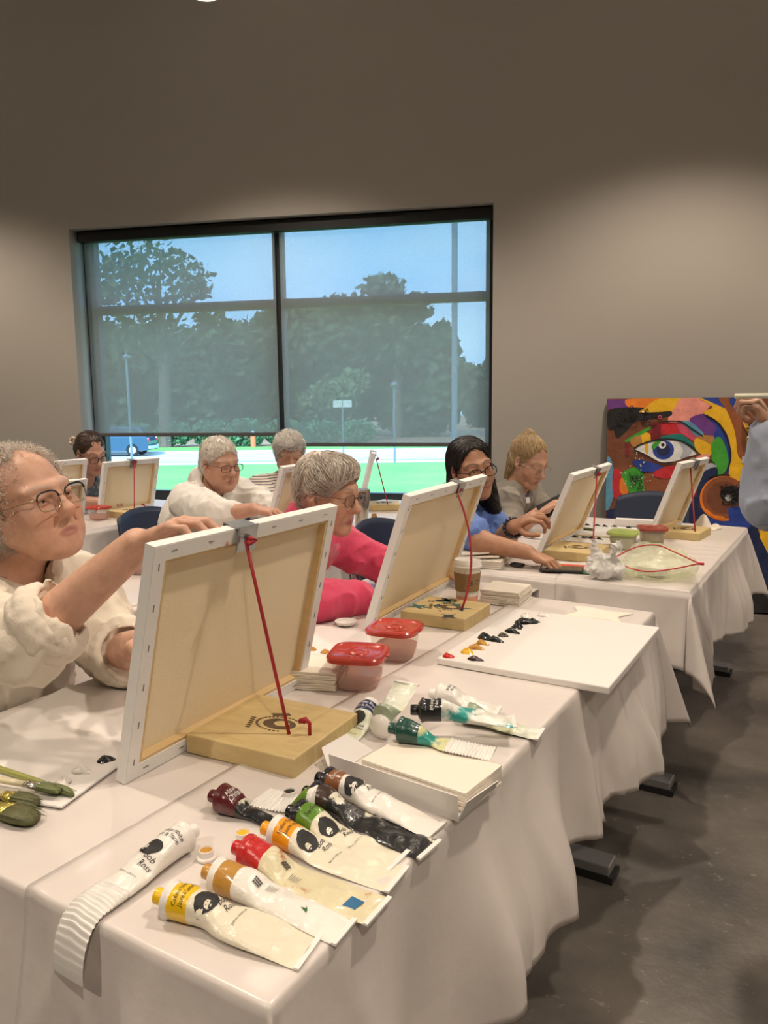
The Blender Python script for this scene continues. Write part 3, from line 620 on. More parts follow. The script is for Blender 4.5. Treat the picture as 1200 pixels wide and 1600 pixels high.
def nets(name, D, X, Y, Z):
    S = D < 0; sh = [n_-1 for n_ in D.shape]
    cnt = np.zeros(sh, np.uint8)
    for i in (0, 1):
        for j in (0, 1):
            for k in (0, 1): cnt += S[i:i+sh[0], j:j+sh[1], k:k+sh[2]]
    act = (cnt > 0) & (cnt < 8); I = np.argwhere(act); idx = np.full(sh, -1, np.int64); idx[act] = np.arange(len(I))
    P = np.zeros((len(I), 3)); W = np.zeros(len(I)); C8 = [(a, b, c) for a in (0, 1) for b in (0, 1) for c in (0, 1)]
    for a in C8:
        for ax_ in range(3):
            if a[ax_]: continue
            b = list(a); b[ax_] = 1
            d0 = D[I[:, 0]+a[0], I[:, 1]+a[1], I[:, 2]+a[2]]; d1 = D[I[:, 0]+b[0], I[:, 1]+b[1], I[:, 2]+b[2]]
            m = (d0 < 0) != (d1 < 0); J = I[m]; t = (d0[m]/(d0[m]-d1[m]))
            p0 = np.stack([X[J[:, 0]+a[0]], Y[J[:, 1]+a[1]], Z[J[:, 2]+a[2]]], 1); p1 = np.stack([X[J[:, 0]+b[0]], Y[J[:, 1]+b[1]], Z[J[:, 2]+b[2]]], 1)
            P[m] += p0+(p1-p0)*t[:, None]; W[m] += 1
    P /= W[:, None]
    F = []
    for ax_ in range(3):
        A = np.moveaxis(S, ax_, 0); B = np.moveaxis(idx, ax_, 0)
        d = A[:-1] != A[1:]; q = np.argwhere(d[:, 1:-1, 1:-1])+np.array([0, 1, 1])
        i, j, k = q.T; f = np.stack([B[i, j-1, k-1], B[i, j, k-1], B[i, j, k], B[i, j-1, k]], 1)
        flip = A[i, j, k] if ax_ != 1 else ~A[i, j, k]
        f[~flip] = f[~flip][:, ::-1]; F.append(f)
    F = np.concatenate(F)
    me = bpy.data.meshes.new(name); me.vertices.add(len(P)); me.vertices.foreach_set('co', P.astype(np.float32).ravel())
    me.loops.add(F.size); me.loops.foreach_set('vertex_index', F.astype(np.int32).ravel()); me.polygons.add(len(F))
    me.polygons.foreach_set('loop_start', np.arange(0, F.size, 4, dtype=np.int32)); me.polygons.foreach_set('use_smooth', np.ones(len(F), bool))
    me.update(); me.validate(); return me
def vcol(me, C):
    a = me.color_attributes.new('Col', 'FLOAT_COLOR', 'POINT'); a.data.foreach_set('color', np.concatenate([C, np.ones((len(C), 1))], 1).astype(np.float32).ravel())
def co(me):
    P = np.zeros(len(me.vertices)*3, np.float32); me.vertices.foreach_get('co', P); return P.reshape(-1, 3)

def head_sdf(S, F, o):
    w = o.get('w', 1.); jw = o.get('jaw', 1.); R = F.R; E = lambda c, r, k=.02, op=0, rt=None: S.ell(F(c), r, R if rt is None else R@rt, k, op)
    E((0, -.014, .030), (.075*w, .094, .088), .02)                 # skull
    E((0, .027, -.034), (.061*w*jw, .065, .084), .03)               # face
    for sx in (-1, 1):
        S.cap(F((sx*.054*w*jw, .0, -.055)), F((sx*.018, .060, -.104)), .022*jw, .017, .03)   # jaw line
        E((sx*.040*w, .058, -.036), (.026*jw, .024, .030), .025)     # cheek
        S.cap(F((sx*.010, .084, .021)), F((sx*.050*w, .064, .022)), .010, .009, .016)         # brow
        E((sx*.031*w, .096, .000), (.019, .015, .0125), .012, 1)     # socket
        E((sx*.031*w, .0735, -.001), (.0165, .0145, .0145), .006)    # lids
        E((sx*.031*w, .092, -.0035), (.0135, .0095, o.get('eye', .0048)*.9), .003, 1)
        S.cap(F((sx*.018, .087, .0085)), F((sx*.044*w, .078, .0065)), .0035, .0035, .006)    # upper lid fold
        S.cap(F((sx*.0165, .087, -.0385)), F((sx*.011, .096, -.0415)), .0085, .0075, .006)      # nostril wing
        e = np.array(Matrix.Rotation(math.radians(-sx*18), 3, 'Z')@Matrix.Rotation(math.radians(-8), 3, 'X'))
        E((sx*.079*w, -.008, -.004), (.008, .019, .032), .006, 0, e); E((sx*.086*w, .000, .001), (.006, .010, .017), .004, 1, e)
        E((sx*.076*w, .004, -.030), (.007, .009, .010), .006)
    S.cap(F((0, .085, .014)), F((0, .108, -.030)), .0088, .0115, .012)   # nose bridge
    E((0, .107, -.0355), (.0145, .0145, .0120), .010)
    for sx in (-1, 1): E((sx*.0075, .106, -.0485), (.0042, .006, .004), .003, 1)
    E((0, .074, -.073), (.031, .014, .022), .014)                     # muzzle
    for sx in (-1, 1): S.cap(F((0, .0870, -.0700)), F((sx*.025, .0770, -.0730)), .0055, .0038, .006); S.cap(F((0, .0860, -.0832)), F((sx*.021, .0775, -.0812)), .0068, .0045, .006)
    for sx in (-1, 1):
        S.cap(F((0, .0935, -.0765)), F((sx*.030, .0775, -.0770-o.get('frown', .002))), .0018, .0016, .003, 1)
        if o.get('old'): S.cap(F((sx*.021, .089, -.042)), F((sx*.036, .075, -.073)), .0022, .0016, .008, 1); S.cap(F((sx*.022, .087, -.013)), F((sx*.040*w, .078, -.016)), .0016, .0012, .006, 1)
    E((0, .070, -.107), (.022*jw, .018, .017), .02)                    # chin
    if o.get('jowl'):
        E((0, .030, -.100), (.044, .045, .024), .03)
        for sx in (-1, 1): E((sx*.043, .042, -.078), (.024, .028, .026), .025)
def hand_sdf(S, wr, di, back, side, curl=(20, 20, 20, 20), thumb=25, sc_=1., spread=4., k=.0045):
    """wr wrist, di fingers' direction, back = back-of-hand normal, side +1 right -1 left"""
    Y = np.array(di, float); Y /= np.linalg.norm(Y); Z = np.array(back, float); Z -= Y*(Z@Y); Z /= np.linalg.norm(Z); X = np.cross(Y, Z)*(-side)   # X towards the thumb
    wr = np.array(wr, float); P = lambda x, y, z: wr+(X*x+Y*y+Z*z)*sc_
    kn = [(.029, .088, .002), (.010, .093, .004), (-.010, .088, .003), (-.028, .079, -.001)]
    for (x, y, z) in kn: S.cap(P(x*.55, .008, 0), P(x, y, z), .0135*sc_, .0105*sc_, .012)
    S.cap(P(.020, .03, -.006), P(-.022, .045, -.006), .013*sc_, k=.012)
    ln = [(.040, .025, .021), (.044, .028, .022), (.041, .026, .021), (.032, .020, .019)]; rd = [.0092, .0094, .0088, .0078]
    tips = []
    for i in range(4):
        a = math.radians(curl[i]); p = P(*kn[i]); sp = math.radians(spread*(1.5-i)); ang = a*.8
        r = rd[i]*sc_
        for j in range(3):
            dirv = Y*math.cos(ang)*math.cos(sp)+X*math.sin(sp)-Z*math.sin(ang); q = p+dirv*ln[i][j]*sc_
            S.cap(p, q, r, r*.93, k); p = q; r *= .93; ang += a*(1.15 if j == 0 else .8)
        tips.append(p)
    t = math.radians(thumb); p0 = P(.020, .018, -.008); p1 = p0+(X*math.sin(t+.35)+Y*math.cos(t+.35)-Z*.45)*.040*sc_; p2 = p1+(X*math.sin(t)+Y*math.cos(t)-Z*.35)*.033*sc_; p3 = p2+(X*math.sin(t-.25)+Y*math.cos(t-.25)-Z*.3)*.026*sc_
    S.cap(p0, p1, .0145*sc_, .0115*sc_, .01).cap(p1, p2, .011*sc_, .0098*sc_, .005).cap(p2, p3, .0098*sc_, .0082*sc_, .004)
    return tips, p3
def torso_sdf(S, J, g=0., k=.05):
    """pelvis, chest, shoulders; g = inflation"""
    pel, che, nb = J['pelvis'], J['chest'], J['neck']; sh = (np.array(J['shR'])-np.array(J['shL'])); sh = sh/np.linalg.norm(sh); upv = np.array(nb)-np.array(pel); upv /= np.linalg.norm(upv); f = np.cross(upv, sh); f = -f if f@np.array(J['face']) < 0 else f
    f /= np.linalg.norm(f); sh2 = np.cross(f, upv); R = np.stack([sh2, f, upv], 1); b = J.get('build', 1.)
    mid = (np.array(pel)+np.array(che))/2+f*.015*b
    S.ell(pel, (.175*b+g, .125*b+g, .13+g), R, k); S.ell(mid, (.155*b+g, .118*b+g, .17+g), R, k); S.ell(che, (.165*b+g, .115*b+g, .17+g), R, k)
    S.cap(J['shL'], J['shR'], .052*b+g, k=.06); S.cap(np.array(nb)-upv*.05, nb, .075+g*.6, .055+g*.3, .04)
    if J.get('bust'):
        for s in (-1, 1): S.ell(np.array(che)+f*.085*b+sh2*s*.07-upv*.03, (.07+g*.5, .055+g*.5, .065+g*.5), R, .04)
    return R, f, upv
def arm_sdf(S, J, sd, g=0., frac=1., k=.03, b=1.):
    s, e, w = (np.array(J[n_+sd]) for n_ in ('sh', 'el', 'wr'))
    S.cap(s, e, .054*b+g, .044*b+g, k)
    if frac > 0: S.cap(e, e+(w-e)*frac, .043*b+g, (.043+(.028-.043)*frac)*b+g, k)
def leg_sdf(S, J, sd, g=0.):
    h, kn, an = (np.array(J[n_+sd]) for n_ in ('hip', 'kn', 'an'))
    S.cap(h, kn, .082+g, .058+g, .03).cap(kn, an, .056+g, .040+g, .03)
def seat_pose(x, y, deg, lean, hz=.50):
    """default seated skeleton facing deg; returns dict of joints in world space"""
    a = math.radians(deg); f = np.array((math.cos(a), math.sin(a), 0)); l = np.array((-math.sin(a), math.cos(a), 0)); p = np.array((x, y, 0))
    Q = lambda fx, lx, z: p+f*fx+l*lx+np.array((0, 0, z))
    return dict(pelvis=Q(0, 0, hz+.07), hipL=Q(.02, .09, hz+.03), hipR=Q(.02, -.09, hz+.03), knL=Q(.42, .11, hz+.02), knR=Q(.42, -.11, hz+.02), anL=Q(.40, .11, .09), anR=Q(.40, -.11, .09), face=f, f=f, l=l)
m_eye = [M('eye white', (.52, .47, .43), .25, coat=.5), M('iris', (.10, .08, .06), .2, coat=.5), M('pupil', (.005, .005, .005), .1, coat=.6)]
def eyes(F, root, w, gaze=(0, 0), iris=None):
    for sx in (-1, 1):
        c = F((sx*.031*w, .0715, -.0025)); g = F.d((math.sin(math.radians(gaze[0])), math.cos(math.radians(gaze[0]))*math.cos(math.radians(gaze[1])), math.sin(math.radians(gaze[1]))))
        q = Vector(g).to_track_quat('Z', 'Y').to_matrix(); r = .0135; mb = MB(); n_ = 20; rings = [0, 6, 12, 18, 25, 27, 40, 60, 90, 130, 180]
        prof = [(r*math.sin(math.radians(t)), r*math.cos(math.radians(t))) for t in rings]
        for i in range(len(prof)-1): mb.lathe([prof[i], prof[i+1]], Vector(c), n_, 2 if rings[i+1] <= 12 else (1 if rings[i+1] <= 27 else 0), False, False, q)
        mb.build('eye', m_eye, root, smooth=True)
m_lens = M('spectacle lens', (.02, .02, .02), .03, trans=(.93, (1, 1, 1)), spec=.8)
def glasses(F, root, mat, w=1., rx=.025, rz=.020, sq=1.2, r=.0016, dz=-.006, top=None, yy=.102):
    fr = None; mb = MB(); n_ = 28
    def loop(sx):
        out_ = []
        for k in range(n_):
            a = 2*math.pi*k/n_; ca, sa = math.cos(a), math.sin(a); q = (abs(ca)**(2+sq)+abs(sa)**(2+sq))**(-1/(2+sq))
            x = sx*.034*w+rx*ca*q; out_.append(F((x, yy-.10*max(0, abs(x)-.015)**1.5*2.2, dz+rz*sa*q*(1 if sa > 0 else .95))))
        return out_
    L = {sx: loop(sx) for sx in (-1, 1)}
    for sx in (-1, 1):
        mb.tube(L[sx], r, 6, closed=True)
        e = F((sx*(.034*w+rx), yy-.10*(.034*w+rx-.015)**1.5*2.2, dz+rz*.45)); e2 = F((sx*(.034*w+rx+.006), yy-.025, dz+rz*.45))
        mb.tube([e, e2, F((sx*.082*w, .03, dz+rz*.4)), F((sx*.083*w, -.012, dz+rz*.35)), F((sx*.081*w, -.03, dz-.012))], r*.95, 6)
    mb.tube([F((-.034*w+rx, yy-.001, dz+.006)), F((0, yy+.004, dz+.009)), F((.034*w-rx, yy-.001, dz+.006))], r, 6)
    g = mb.build('eyeglasses', mat, root, smooth=True)
    if top:
        tb = MB()
        for sx in (-1, 1): tb.tube([p for k, p in enumerate(L[sx]) if k in range(1, n_//2)], r*1.5, 6)
        tb.build('brow_line', top, g, smooth=True)
    for sx in (-1, 1):
        c = sum(L[sx])/n_; m_ = MB(); m_.add([tuple(c)]+[tuple(p) for p in L[sx]], [(0, 1+k, 1+(k+1) % n_) for k in range(n_)]); m_.build('lens', m_lens, g)
    return g
def strands(root, name, S, F, roots, flow, mat, n=600, seg=7, ln=.05, r=.0011, off=.002, curl=0., seed=1, lift=0., jit=.25):
    """hair strands combed over the hair mass S; flow(local points) -> local directions"""
    rs = np.random.RandomState(seed); P = roots[rs.randint(0, len(roots), n)].astype(float)+rs.normal(0, .002, (n, 3))
    L = ln*rs.uniform(.55, 1.25, n)[:, None]; path = []; jt = rs.normal(0, jit, (n, 3)); phs = rs.uniform(0, 6.28, n)[:, None]
    for i in range(seg+1):
        G = S.grad(P); D = S.at(P)[:, None]; target = off+lift*(i/seg)
        if i == 0: P = P-G*(D-off*.2)
        else: P = P-G*(D-target)*(1 if not lift else .8)
        q = P.copy()
        if curl:
            a = phs+i*1.5; u_ = np.cross(G, np.array((0, 0, 1.))); q = q+curl*(np.sin(a)*u_+np.cos(a)*G)
        path.append(q)
        d = flow(F.inv(P))@F.R.T+jt; d = d-G*(d*G).sum(1, keepdims=True); d /= np.linalg.norm(d, axis=1, keepdims=True)+1e-6
        P = P+d*L/seg
    path = np.array(path)          # seg+1, n, 3
    tv = np.gradient(path, axis=0); tv /= np.linalg.norm(tv, axis=2, keepdims=True)+1e-9
    a = np.cross(tv, np.array((.31, .52, .79))); a /= np.linalg.norm(a, axis=2, keepdims=True)+1e-9; b = np.cross(tv, a)
    rad = (r*(1-.75*(np.arange(seg+1)/seg)**2))[:, None, None]; V = np.stack([path+rad*(math.cos(t)*a+math.sin(t)*b) for t in (0, 2.094, 4.189)], 2)   # seg+1, n, 3, 3
    idx = np.arange((seg+1)*n*3).reshape(seg+1, n, 3); Fq = [np.stack([idx[:-1, :, k], idx[:-1, :, (k+1) % 3], idx[1:, :, (k+1) % 3], idx[1:, :, k]], 2).reshape(-1, 4) for k in range(3)]
    me = bpy.data.meshes.new(name); Fq = np.concatenate(Fq); me.from_pydata([], [], []); V = V.reshape(-1, 3)
    me.vertices.add(len(V)); me.vertices.foreach_set('co', V.astype(np.float32).ravel()); me.loops.add(Fq.size); me.loops.foreach_set('vertex_index', Fq.astype(np.int32).ravel())
    me.polygons.add(len(Fq)); me.polygons.foreach_set('loop_start', np.arange(0, Fq.size, 4, dtype=np.int32)); me.polygons.foreach_set('use_smooth', np.ones(len(Fq), bool)); me.update()
    return link(name, me, mat, root)
def skin_col(me, F, tone, lip=(.45, .16, .13), blush=.2, brow=None, w=1., age=0.):
    P = co(me); q = F.inv(P); x, y, z = q.T; C = np.tile(np.array(tone, float), (len(P), 1))
    def mixc(m, c):
        nonlocal C
        C = C*(1-m[:, None])+np.array(c, float)*m[:, None]
    sm = lambda d, a, b: np.clip((b-d)/(b-a), 0, 1)
    C *= (1+.10*vnoise(P, 60)[:, None]+.06*vnoise(P, 190)[:, None])
    red = np.array(tone)*np.array((1.12, .72, .66))
    for sx in (-1, 1): mixc(blush*sm(np.sqrt(((x-sx*.042)/.03)**2+((z+.035)/.028)**2)+(y < .02)*9, 0, 1), red)
    mixc(blush*1.3*sm(np.sqrt((x/.016)**2+((z+.034)/.016)**2)+(y < .08)*9, 0, 1), red)
    mixc(.85*sm(np.sqrt((x/.029)**2+((z+.0770+.06*np.abs(x))/.0120)**2)+(y < .07)*9, .66, 1.0), lip)
    if brow is not None:
        for sx in (-1, 1):
            xx = sx*x; arc = .024+.006*np.sin((xx-.012)/.042*math.pi)
            mixc(.8*sm(np.abs(z-arc)/.0042, .5, 1.2)*((xx > .010) & (xx < .054*w) & (y > .04)), brow)
    vcol(me, np.clip(C, 0, 1))
A3 = lambda *p: np.array(p, float)
def cloth_folds(amp, f=9., seed=0.):
    def fn(P):
        Q = P+seed; w = vnoise(Q, 5.)[:, None]*.05; n1 = vnoise(Q*np.array((1, 1, .55))+w, f); n2 = vnoise(Q*np.array((1.4, 1, .8))+w*1.6, f*2.3); n3 = vnoise(Q, f*6)
        return -amp*(1.25*((1-np.abs(n1))**3-.35)+.65*((1-np.abs(n2))**3-.35)-.10*n3)
    return fn
def garment(name, S, root, mat, step, folds=None, cuts=(), fine=()):
    me = S.mesh(name, step, fine, folds, cuts); return link(name, me, mat, root)
m_skin = M('skin', (1, 1, 1), .48, attr='Col', bump=(420, .10, 3), sss=.06)
def make_body(label, J, F, ho, tone, hands=(), fine=.0035, coarse=.010, lip=(.42, .17, .14), brow=None, blush=.2, armb=1.0, loc=None, feet=True):
    S = SDF(); R, f, upv = torso_sdf(S, J, -.012)
    for sd in 'LR': arm_sdf(S, J, sd, 0, 1, .02, armb); leg_sdf(S, J, sd, -.01); S.cap(J['an'+sd], A3(*J['an'+sd])+J['f']*.13-A3(0, 0, .04), .035, .028, .02)
    S.cap(J['neck'], F((0, -.022, -.055)), .056, .053, .025)
    head_sdf(S, F, ho)
    fz = [(F.o-.155, F.o+.155, fine)]
    for sd, di, bk, cu, th in hands:
        w = A3(*J['wr'+sd]); tips, tt = hand_sdf(S, w, di, bk, 1 if sd == 'R' else -1, cu, th); pts = np.array(tips+[tt, w]); fz.append((pts.min(0)-.02, pts.max(0)+.02, fine))
        J['tips'+sd] = tips; J['thumb'+sd] = tt
    me = S.mesh('person', coarse, fz); skin_col(me, F, tone, lip, blush, brow, ho.get('w', 1.)); root = link('person', me, m_skin)
    tag(root, label, 'person'); eyes(F, root, ho.get('w', 1.), ho.get('gaze', (0, 0)))
    return root
def trousers(J, root, mat, g=.012):
    S = SDF(); torso = J['pelvis']; S.ell(torso, (.175*J.get('build', 1)+.02, .14, .12), None if 'Rt' not in J else J['Rt'], .04)
    for sd in 'LR': leg_sdf(S, J, sd, g)
    garment('trousers', S, root, mat, .014, cloth_folds(.006))
    for sd in 'LR':
        S = SDF(); a = A3(*J['an'+sd]); f = J['f']; S.cap(a+A3(0, 0, -.045), a+f*.17+A3(0, 0, -.06), .042, .030, .03).cap(a, a-A3(0, 0, .03), .05, k=.02); garment('shoe', S, root, m_shoe, .010, cuts=[((0, 0, .004), (0, 0, -1))])
m_shoe = M('dark shoe', (.03, .03, .035), .5); m_jean = M('dark denim', (.03, .04, .07), .8, bump=(300, .2)); m_greytr = M('grey trousers', (.10, .10, .11), .8)
def hair_mass(root, F, prims, mat, step=.005, noise=.004, nf=45., seed=0., name='hair', stretch=(1, 1, 1)):
    """prims in head space: ('e', centre, radii, k, op[, rotZ]) or ('c', a, b, ra, rb, k, op)"""
    S = SDF()
    for q in prims:
        if q[0] == 'e': S.ell(F(q[1]), q[2], F.R, q[3], q[4])
        else: S.cap(F(q[1]), F(q[2]), q[3], q[4], q[5], q[6])
    def dp(P):
        q = F.inv(P)*np.array(stretch)+seed; return noise*(np.abs(vnoise(q, nf))*1.6-.5+.5*vnoise(q, nf*2.4))
    me = S.mesh(name, step, disp=dp); return link(name, me, mat, root), S, co(me)
def hairmat(name, c1, c2, rough=.42): return M(name, c1, rough, var=(70, c2, .3, .7), spec=.4)

# ---- 1: woman in cream shirt, nearest, looking up at her canvas
def person1():
    F = Fr((-1.520, 1.036, 1.156), rotm(3, 13, 9)); J = seat_pose(-1.80, 1.04, 0, 0)
    J.update(chest=A3(-1.715, 1.04, .80), neck=A3(-1.605, 1.04, .990), shL=A3(-1.62, 1.21, .93), shR=A3(-1.53, .880, .945), elL=A3(-1.42, 1.17, .80), wrL=A3(-1.215, 1.06, .885), elR=A3(-1.252, .832, .948), wrR=A3(-1.080, .938, 1.118), build=1.12, bust=1)
    r = make_body('older woman in cream shirt and dark-rimmed glasses, nearest, steadying her canvas', J, F, dict(w=1.04, jaw=1.10, jowl=1, old=1, frown=.003, gaze=(-4, 6), eye=.0052), (.60, .34, .235),
                  [('R', (.82, .36, .42), (-.42, 0, 1), (30, 32, 34, 36), 10), ('L', (.85, -.1, .3), (-.2, .5, .8), (45, 50, 55, 60), 30)], fine=.0028, lip=(.42, .17, .14), brow=(.50, .34, .25), blush=.35, armb=1.1)
    S = SDF(); torso_sdf(S, J, .016)
    for sd in 'LR':
        s, e, w = A3(*J['sh'+sd]), A3(*J['el'+sd]), A3(*J['wr'+sd])
        S.cap(s, e, .074, .066, .03).cap(e, e+(w-e)*.16, .068, .066, .02)
        S.cap(s+(e-s)*.55+A3(0, 0, -.03), e+A3(0, 0, -.018), .062, .060, .03)
        S.cap(e+(w-e)*.54, w, .085, .085, .008, 1)
    nb = A3(*J['neck']); S.cap(nb+A3(.02, .0, .0), nb+A3(-.01, 0, .045), .085, .078, .03)   # stand of the collar
    S.cap(nb-A3(0, 0, .02), F((0, -.0, -.03)), .066, .080, .012, 1)                     # neck opening
    S.cap(nb+A3(.10, 0, .02), nb+A3(.17, 0, -.10), .045, .020, .02, 1)
    cu = []
    me = S.mesh('shirt', .0065, (), cloth_folds(.016, 10, 2.)); o = link('shirt', me, m_cream, r)
    for sd in 'LR':     # rolled cuffs
        e, w = A3(*J['el'+sd]), A3(*J['wr'+sd]); C_ = SDF(); d = (w-e)/np.linalg.norm(w-e); q0 = .15 if sd == 'R' else .10
        x_ = np.cross(d, (0, 0, 1.)); x_ /= np.linalg.norm(x_); y_ = np.cross(d, x_)
        for off, Rr, tr_ in ((.034, .064, .013), (.052, .066, .012), (.066, .062, .010)):
            ring_ = [e+d*(off+.004*math.sin(3*q_*.314+off*90))+(Rr+.003*math.sin(2*q_*.314))*(math.cos(q_*.314)*x_+math.sin(q_*.314)*y_) for q_ in range(21)]
            for q_ in range(20): C_.cap(ring_[q_], ring_[q_+1], tr_, tr_, .008)
        C_.cap(e-d*.03, e+d*.045, .062, .066, .01); C_.cap(e+d*.02, w, .053, .053, .006, 1)
        link('rolled_cuff', C_.mesh('rolled_cuff', .0045, (), cloth_folds(.003, 20, 5.)), m_cream, r)
    trousers(J, r, m_greytr)
    hm, HS, hv = hair_mass(r, F, [('e', (0, -.026, .030), (.081, .095, .085), .02, 0), ('e', (0, -.055, -.02), (.075, .062, .075), .03, 0), ('e', (.070, -.03, -.005), (.020, .042, .046), .02, 0), ('e', (-.070, -.03, -.005), (.020, .042, .046), .02, 0),
                                  ('e', (0, .080, .000), (.092, .098, .110), .012, 1), ('e', (.088, .004, -.012), (.03, .024, .036), .008, 1), ('e', (-.088, .004, -.012), (.03, .024, .036), .008, 1)], m_hair1, .0045, .007, 40.)
    P = hv
    strands(r, 'curls', HS, F, P, lambda q: np.stack([q[:, 0]*3+np.sin(q[:, 1]*170)*.9, -.4+np.cos(q[:, 0]*150)*.9, .2+np.sin(q[:, 1]*130+q[:, 0]*90)], 1), m_hair1b, 3600, 11, .055, .00065, .004, .006, 3, .022, .6)
    glasses(F, r, m_gold, 1.04, .0265, .0205, 1.3, .0013, -.005, m_blackf, .106)
    return r
m_cream = M('cream cotton', (.74, .66, .55), .75, bump=(260, .15)); m_hair1 = hairmat('grey curls', (.44, .35, .28), (.60, .51, .43)); m_hair1b = hairmat('pale curls', (.62, .54, .46), (.82, .76, .68)); m_gold = M('thin gold wire', (.45, .34, .22), .3, metal=.8); m_blackf = M('black frame', (.01, .01, .012), .25)
m_darkgold = M('tortoise wire', (.16, .10, .07), .3, metal=.5); m_silverf = M('silver wire', (.5, .46, .40), .25, metal=.9)
# ---- 2: woman in pink
def person2():
    F = Fr((-1.388, 1.955, 1.092), rotm(1, -9, 2)); J = seat_pose(-1.70, 1.98, 0, 0)
    J.update(chest=A3(-1.62, 1.975, .79), neck=A3(-1.485, 1.965, .955), shL=A3(-1.50, 2.13, .905), shR=A3(-1.47, 1.80, .905), elL=A3(-1.36, 2.26, .80), wrL=A3(-1.225, 2.40, .79), elR=A3(-1.375, 1.72, .79), wrR=A3(-1.255, 1.93, .785), build=.98, bust=1)
    r = make_body('woman in bright pink blouse with short grey hair and glasses', J, F, dict(w=.98, jaw=.95, old=1, frown=.007, gaze=(0, -22), eye=.0034), (.50, .28, .185),
                  [('L', (.9, .1, .0), (-.1, .2, 1), (45, 48, 50, 55), 25), ('R', (.3, .9, -.1), (0, 0, 1), (40, 40, 40, 40), 25)], fine=.0034, lip=(.36, .13, .11), brow=(.30, .20, .15), blush=.25)
    S = SDF(); torso_sdf(S, J, .014)
    for sd in 'LR': arm_sdf(S, J, sd, .020, .93, .03); e, w = A3(*J['el'+sd]), A3(*J['wr'+sd]); S.cap(e+(w-e)*.45, e+(w-e)*.86, .062, .048, .02)
    nb = A3(*J['neck']); S.cap(nb+A3(-.02, 0, .0), nb+A3(-.02, 0, .03), .078, .070, .03); S.cap(nb, F((0, .0, -.04)), .062, .075, .012, 1); S.cap(nb+A3(.08, -.01, .02), nb+A3(.13, -.01, -.16), .045, .018, .02, 1)
    link('blouse', S.mesh('blouse', .0065, (), cloth_folds(.013, 10, 7.)), m_pink, r)
    S = SDF(); torso_sdf(S, J, .004); nb = A3(*J['neck']); S.cap(nb, F((0, 0, -.04)), .062, .08, .012, 1); link('undershirt', S.mesh('undershirt', .012), m_print, r)
    trousers(J, r, m_jean)
    # clear plastic bib apron
    Ap = SDF(); torso_sdf(Ap, J, .022); f = J['f']; ch = A3(*J['chest'])
    me = Ap.mesh('apron', .008, (), cloth_folds(.012, 14, 3.), [(ch+f*.055, -f), (nb-A3(0, 0, .045), (0, 0, 1)), (ch+J['l']*.10, J['l']), (ch-J['l']*.10, -J['l'])]); link('clear_apron', me, m_clear, r)
    hm, HS, hv = hair_mass(r, F, [('e', (0, -.018, .034), (.083, .097, .087), .02, 0), ('e', (0, -.060, -.012), (.068, .042, .062), .03, 0), ('e', (0, .040, .078), (.060, .046, .034), .03, 0), ('e', (.050, .034, .060), (.026, .040, .034), .03, 0),
                                  ('e', (-.008, .100, -.024), (.090, .080, .084), .012, 1), ('e', (.085, .030, -.035), (.045, .038, .036), .010, 1), ('e', (-.085, .030, -.035), (.045, .038, .036), .010, 1), ('e', (0, .02, -.12), (.10, .10, .055), .02, 1)], m_hair2, .005, .004, 30., 0, 'hair', (1, .35, .8))
    def flow(q): return np.stack([q[:, 0]*9+.15, .9-(q[:, 1] < -.04)*1.4, -.55-q[:, 2]*2+(q[:, 2] > .08)*.4], 1)
    strands(r, 'hair_strands', HS, F, hv, flow, m_hair2b, 1500, 7, .06, .0015, .002, 0, 5, .005, .22); strands(r, 'hair_strands', HS, F, hv, flow, m_hair2, 1200, 7, .06, .0015, .002, 0, 15, .004, .22)
    glasses(F, r, m_darkgold, .98, .0235, .0185, 1.2, .0018, -.004, None, .103)
    S = SDF(); S.cap(F((.079, .0, -.037)), F((.080, .0, -.040)), .004); link('earring', S.mesh('earring', .0015), m_silverf, r)
    return r
m_pink = M('pink crepe', (.60, .045, .115), .8, bump=(300, .3), sheen=.2); m_print = M('printed camisole', (.55, .45, .40), .7, var=(50, (.12, .08, .08), .48, .52)); m_clear = M('clear film', (.85, .85, .85), .12, trans=(.86, (1, 1, 1)), spec=.7)
m_hair2 = hairmat('ash grey hair', (.26, .21, .165), (.52, .45, .38)); m_hair2b = hairmat('silver hair', (.58, .51, .44), (.85, .78, .70))
